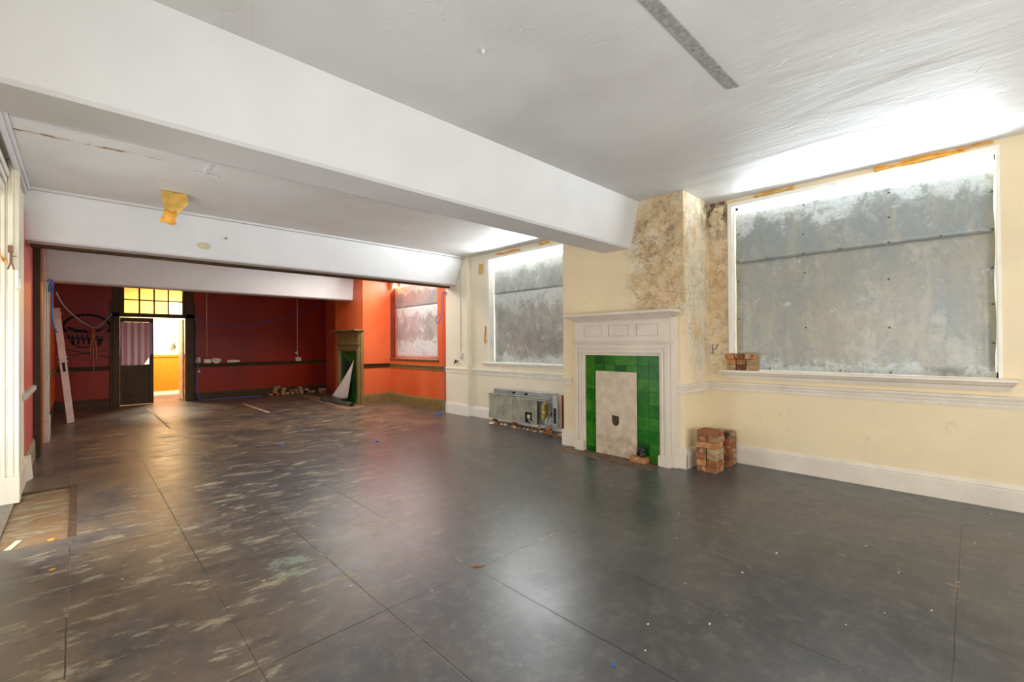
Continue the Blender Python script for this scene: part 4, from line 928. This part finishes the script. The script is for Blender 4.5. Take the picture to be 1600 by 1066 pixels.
# left side: tape-like fittings on the pier and a dado stub
e = tag(empty('door_bracket', (-.43, 6.09, 1.95)), 'torn tape and a rusty painted bracket on the cream moulded pier', 'bracket')
def upz(z): return z
b = MB().box(-.455, -.425, 6.03, 6.10, 2.28, 2.34).box(-.445, -.43, 6.04, 6.10, 2.18, 2.28).tube([(-.44, 6.04, 2.18), (-.455, 6.03, 2.12)], .007).tube([(-.43, 6.04, 2.18), (-.415, 6.03, 2.12)], .007).tube([(-.44, 6.05, 2.24), (-.40, 6.05, 2.25)], .005)
b.build('rusty_bracket', simple('rusty_copper', S(150, 104, 78), .5, .2, 30, .3), e, bevel=.003)
MB().grid(lambda u, v: (-.52+.06*u, 6.075-.01*math.sin(u*6), 2.30-.11*u-.035*v+.01*math.sin(u*9)), 12, 4).build('torn_tape', M['tape_orange'], e, solid=.002, smooth=True)
tag(MB().box(-.41, -.388, 6.02, 6.10, 1.95, 2.12).box(-.388, -.378, 6.05, 6.08, 1.95, 2.05).build('switch_plate', M['frame_white'], bevel=.003), 'slim white plate on the corner of the cream pier', 'switch')
b = MB().prism([(XL, .86), (XL+.03, .87), (XL+.035, .90), (XL+.03, .93), (XL, .94)], 'y', 6.9, 8.40); struct(b.build('trim_22', simple('grey_white_rail', S(206, 204, 190), .4), bevel=.002), 'broken pale dado rail on the sheen-tinted red wall', 'dado rail')

# ---------------------------------------------------------------- floor litter
r = random.Random(21)
def chip(x, y, s_, mat, label, group, z=0.0005):
    n = 5; b = MB(); pts = [(x + s_*math.cos(2*PI*i/n+.3)*r.uniform(.5, 1.1), y + s_*.6*math.sin(2*PI*i/n+.3)*r.uniform(.5, 1.1)) for i in range(n)]
    b.hexa([(u, v, z) for u, v in pts], [(u, v, z+s_*r.uniform(.15, .35)) for u, v in pts])
    return tag(b.build('paint_flake' if mat is M['chip'] else 'floor_scrap', mat, recentre=True), label, 'litter', group)
spots = [(.83, 2.98), (.87, 2.97), (1.18, 2.60), (1.62, 3.02), (1.35, 3.65), (2.9, 1.0), (3.4, .95), (3.9, .55), (4.25, .30), (4.6, .75), (4.9, 1.1), (4.2, 1.35), (3.55, 1.7), (3.1, 1.5), (2.55, 1.2), (2.3, .95), (2.1, 1.15), (3.8, 2.55), (4.1, 2.7), (4.35, 2.95), (4.45, 3.15), (4.0, 3.3), (3.0, .35), (3.2, .15), (5.2, .3), (5.35, -.1), (4.9, -.15), (4.5, 0.05), (2.8, .45), (1.9, 1.1), (1.5, 2.2), (.5, 3.3), (.2, 3.6), (1.0, 4.4), (1.7, 4.6), (5.1, 1.6), (4.7, 1.75), (3.6, .35), (2.62, 2.9), (4.42, 3.5), (4.6, 3.6), (4.7, 3.0), (4.74, 3.1), (4.72, 3.35)]
def where(x, y):
    if x > 4.5 and 2.4 < y < 3.95: return 'on the dusty hearth before the stained board'
    if x > 4.55 and y > 1.3: return 'at the foot of the near brick stacks'
    if x > 4.55: return 'near the skirting under the large window'
    if x > 3.5 and y > 2.3: return 'on the dark floor a step before the white mantelpiece'
    if x > 3.3: return 'on the dark floor before the large window'
    if x > 2.0 and y < 1.3: return 'on the bluish near floor at the bottom of the photo'
    if x > 1.5: return 'around the splintered board corner'
    if y < 3.2: return 'beside the pale green floor patch'
    return 'on the scuffed floor toward the lifted patch'
for x, y in spots: chip(x + r.uniform(-.04, .04), y + r.uniform(-.04, .04), r.uniform(.006, .013), M['chip'], 'tiny pale paint flake ' + where(x, y), 'paint flakes ' + where(x, y), .0045 if x > 4.56 and 2.5 < y < 3.95 else .0005)
for x, y, lb in ((2.6, 9.6, 'under the far bay nearest the rope side'), (2.75, 8.0, 'in the open floor of the middle bay'), (3.15, 6.1, 'halfway to the heater'), (2.1, 6.9, 'on the worn floor before the door'), (3.55, 8.6, 'nearest the orange red wall')):
    chip(x, y, .045, M['blue_bit'], 'crumpled blue plastic scrap ' + lb, None)
chip(1.69, 1.12, .014, M['blue_bit'], 'tiny blue plastic stub on the near dark floor', None)
tag(MB().hexa([(-.38, 4.76, -.018), (-.345, 4.74, -.018), (-.30, 4.92, -.018), (-.33, 4.94, -.018)], [(-.38, 4.76, -.008), (-.345, 4.74, -.008), (-.30, 4.92, -.008), (-.33, 4.94, -.008)]).build('wood_sliver', M['chip']), 'pale wood sliver lying in the lifted floor patch', 'litter')
chip(-.14, 4.80, .03, M['tape_orange'], 'yellow wood chip in the lifted floor patch', None, -.018)
chip(-.12, 4.10, .022, M['tape_orange'], 'yellow wood chip on the floor before the lifted patch', None)
tag(MB().hexa([(1.815, 2.215, 0.0005), (1.86, 2.19, .0005), (1.84, 2.25, .0005), (1.79, 2.25, .0005)], [(1.815, 2.215, .004), (1.86, 2.19, .006), (1.84, 2.25, .003), (1.79, 2.25, .004)]).build('floor_splinter', M['leaf']), 'dark splintered corner where floor boards meet, middle of the near bay', 'splinter')
tag(MB().box(1.12, 1.155, 9.7, 13.2, .0005, .004).build('floor_batten', M['plaster_crumb']), 'narrow pale strip on the floor leading to the brown door', 'strip')
tag(MB().box(2.86, 2.93, 10.4, 12.4, .0005, .004).build('floor_batten', M['plaster_crumb']), 'narrow pale strip on the floor before the red far wall', 'strip')

tag(MB().tube([(5.598, 2.235, 1.40), (5.575, 2.235, 1.37), (5.572, 2.225, 1.345), (5.572, 2.20, 1.335), (5.572, 2.18, 1.345), (5.575, 2.172, 1.39), (5.598, 2.17, 1.40)], .004, 6).tube([(5.573, 2.226, 1.345), (5.58, 2.228, 1.28)], .004, 6).build('wire_hook', M['black'], smooth=True), 'small bent black wire hook on the stained wall beside the large window', 'hook')
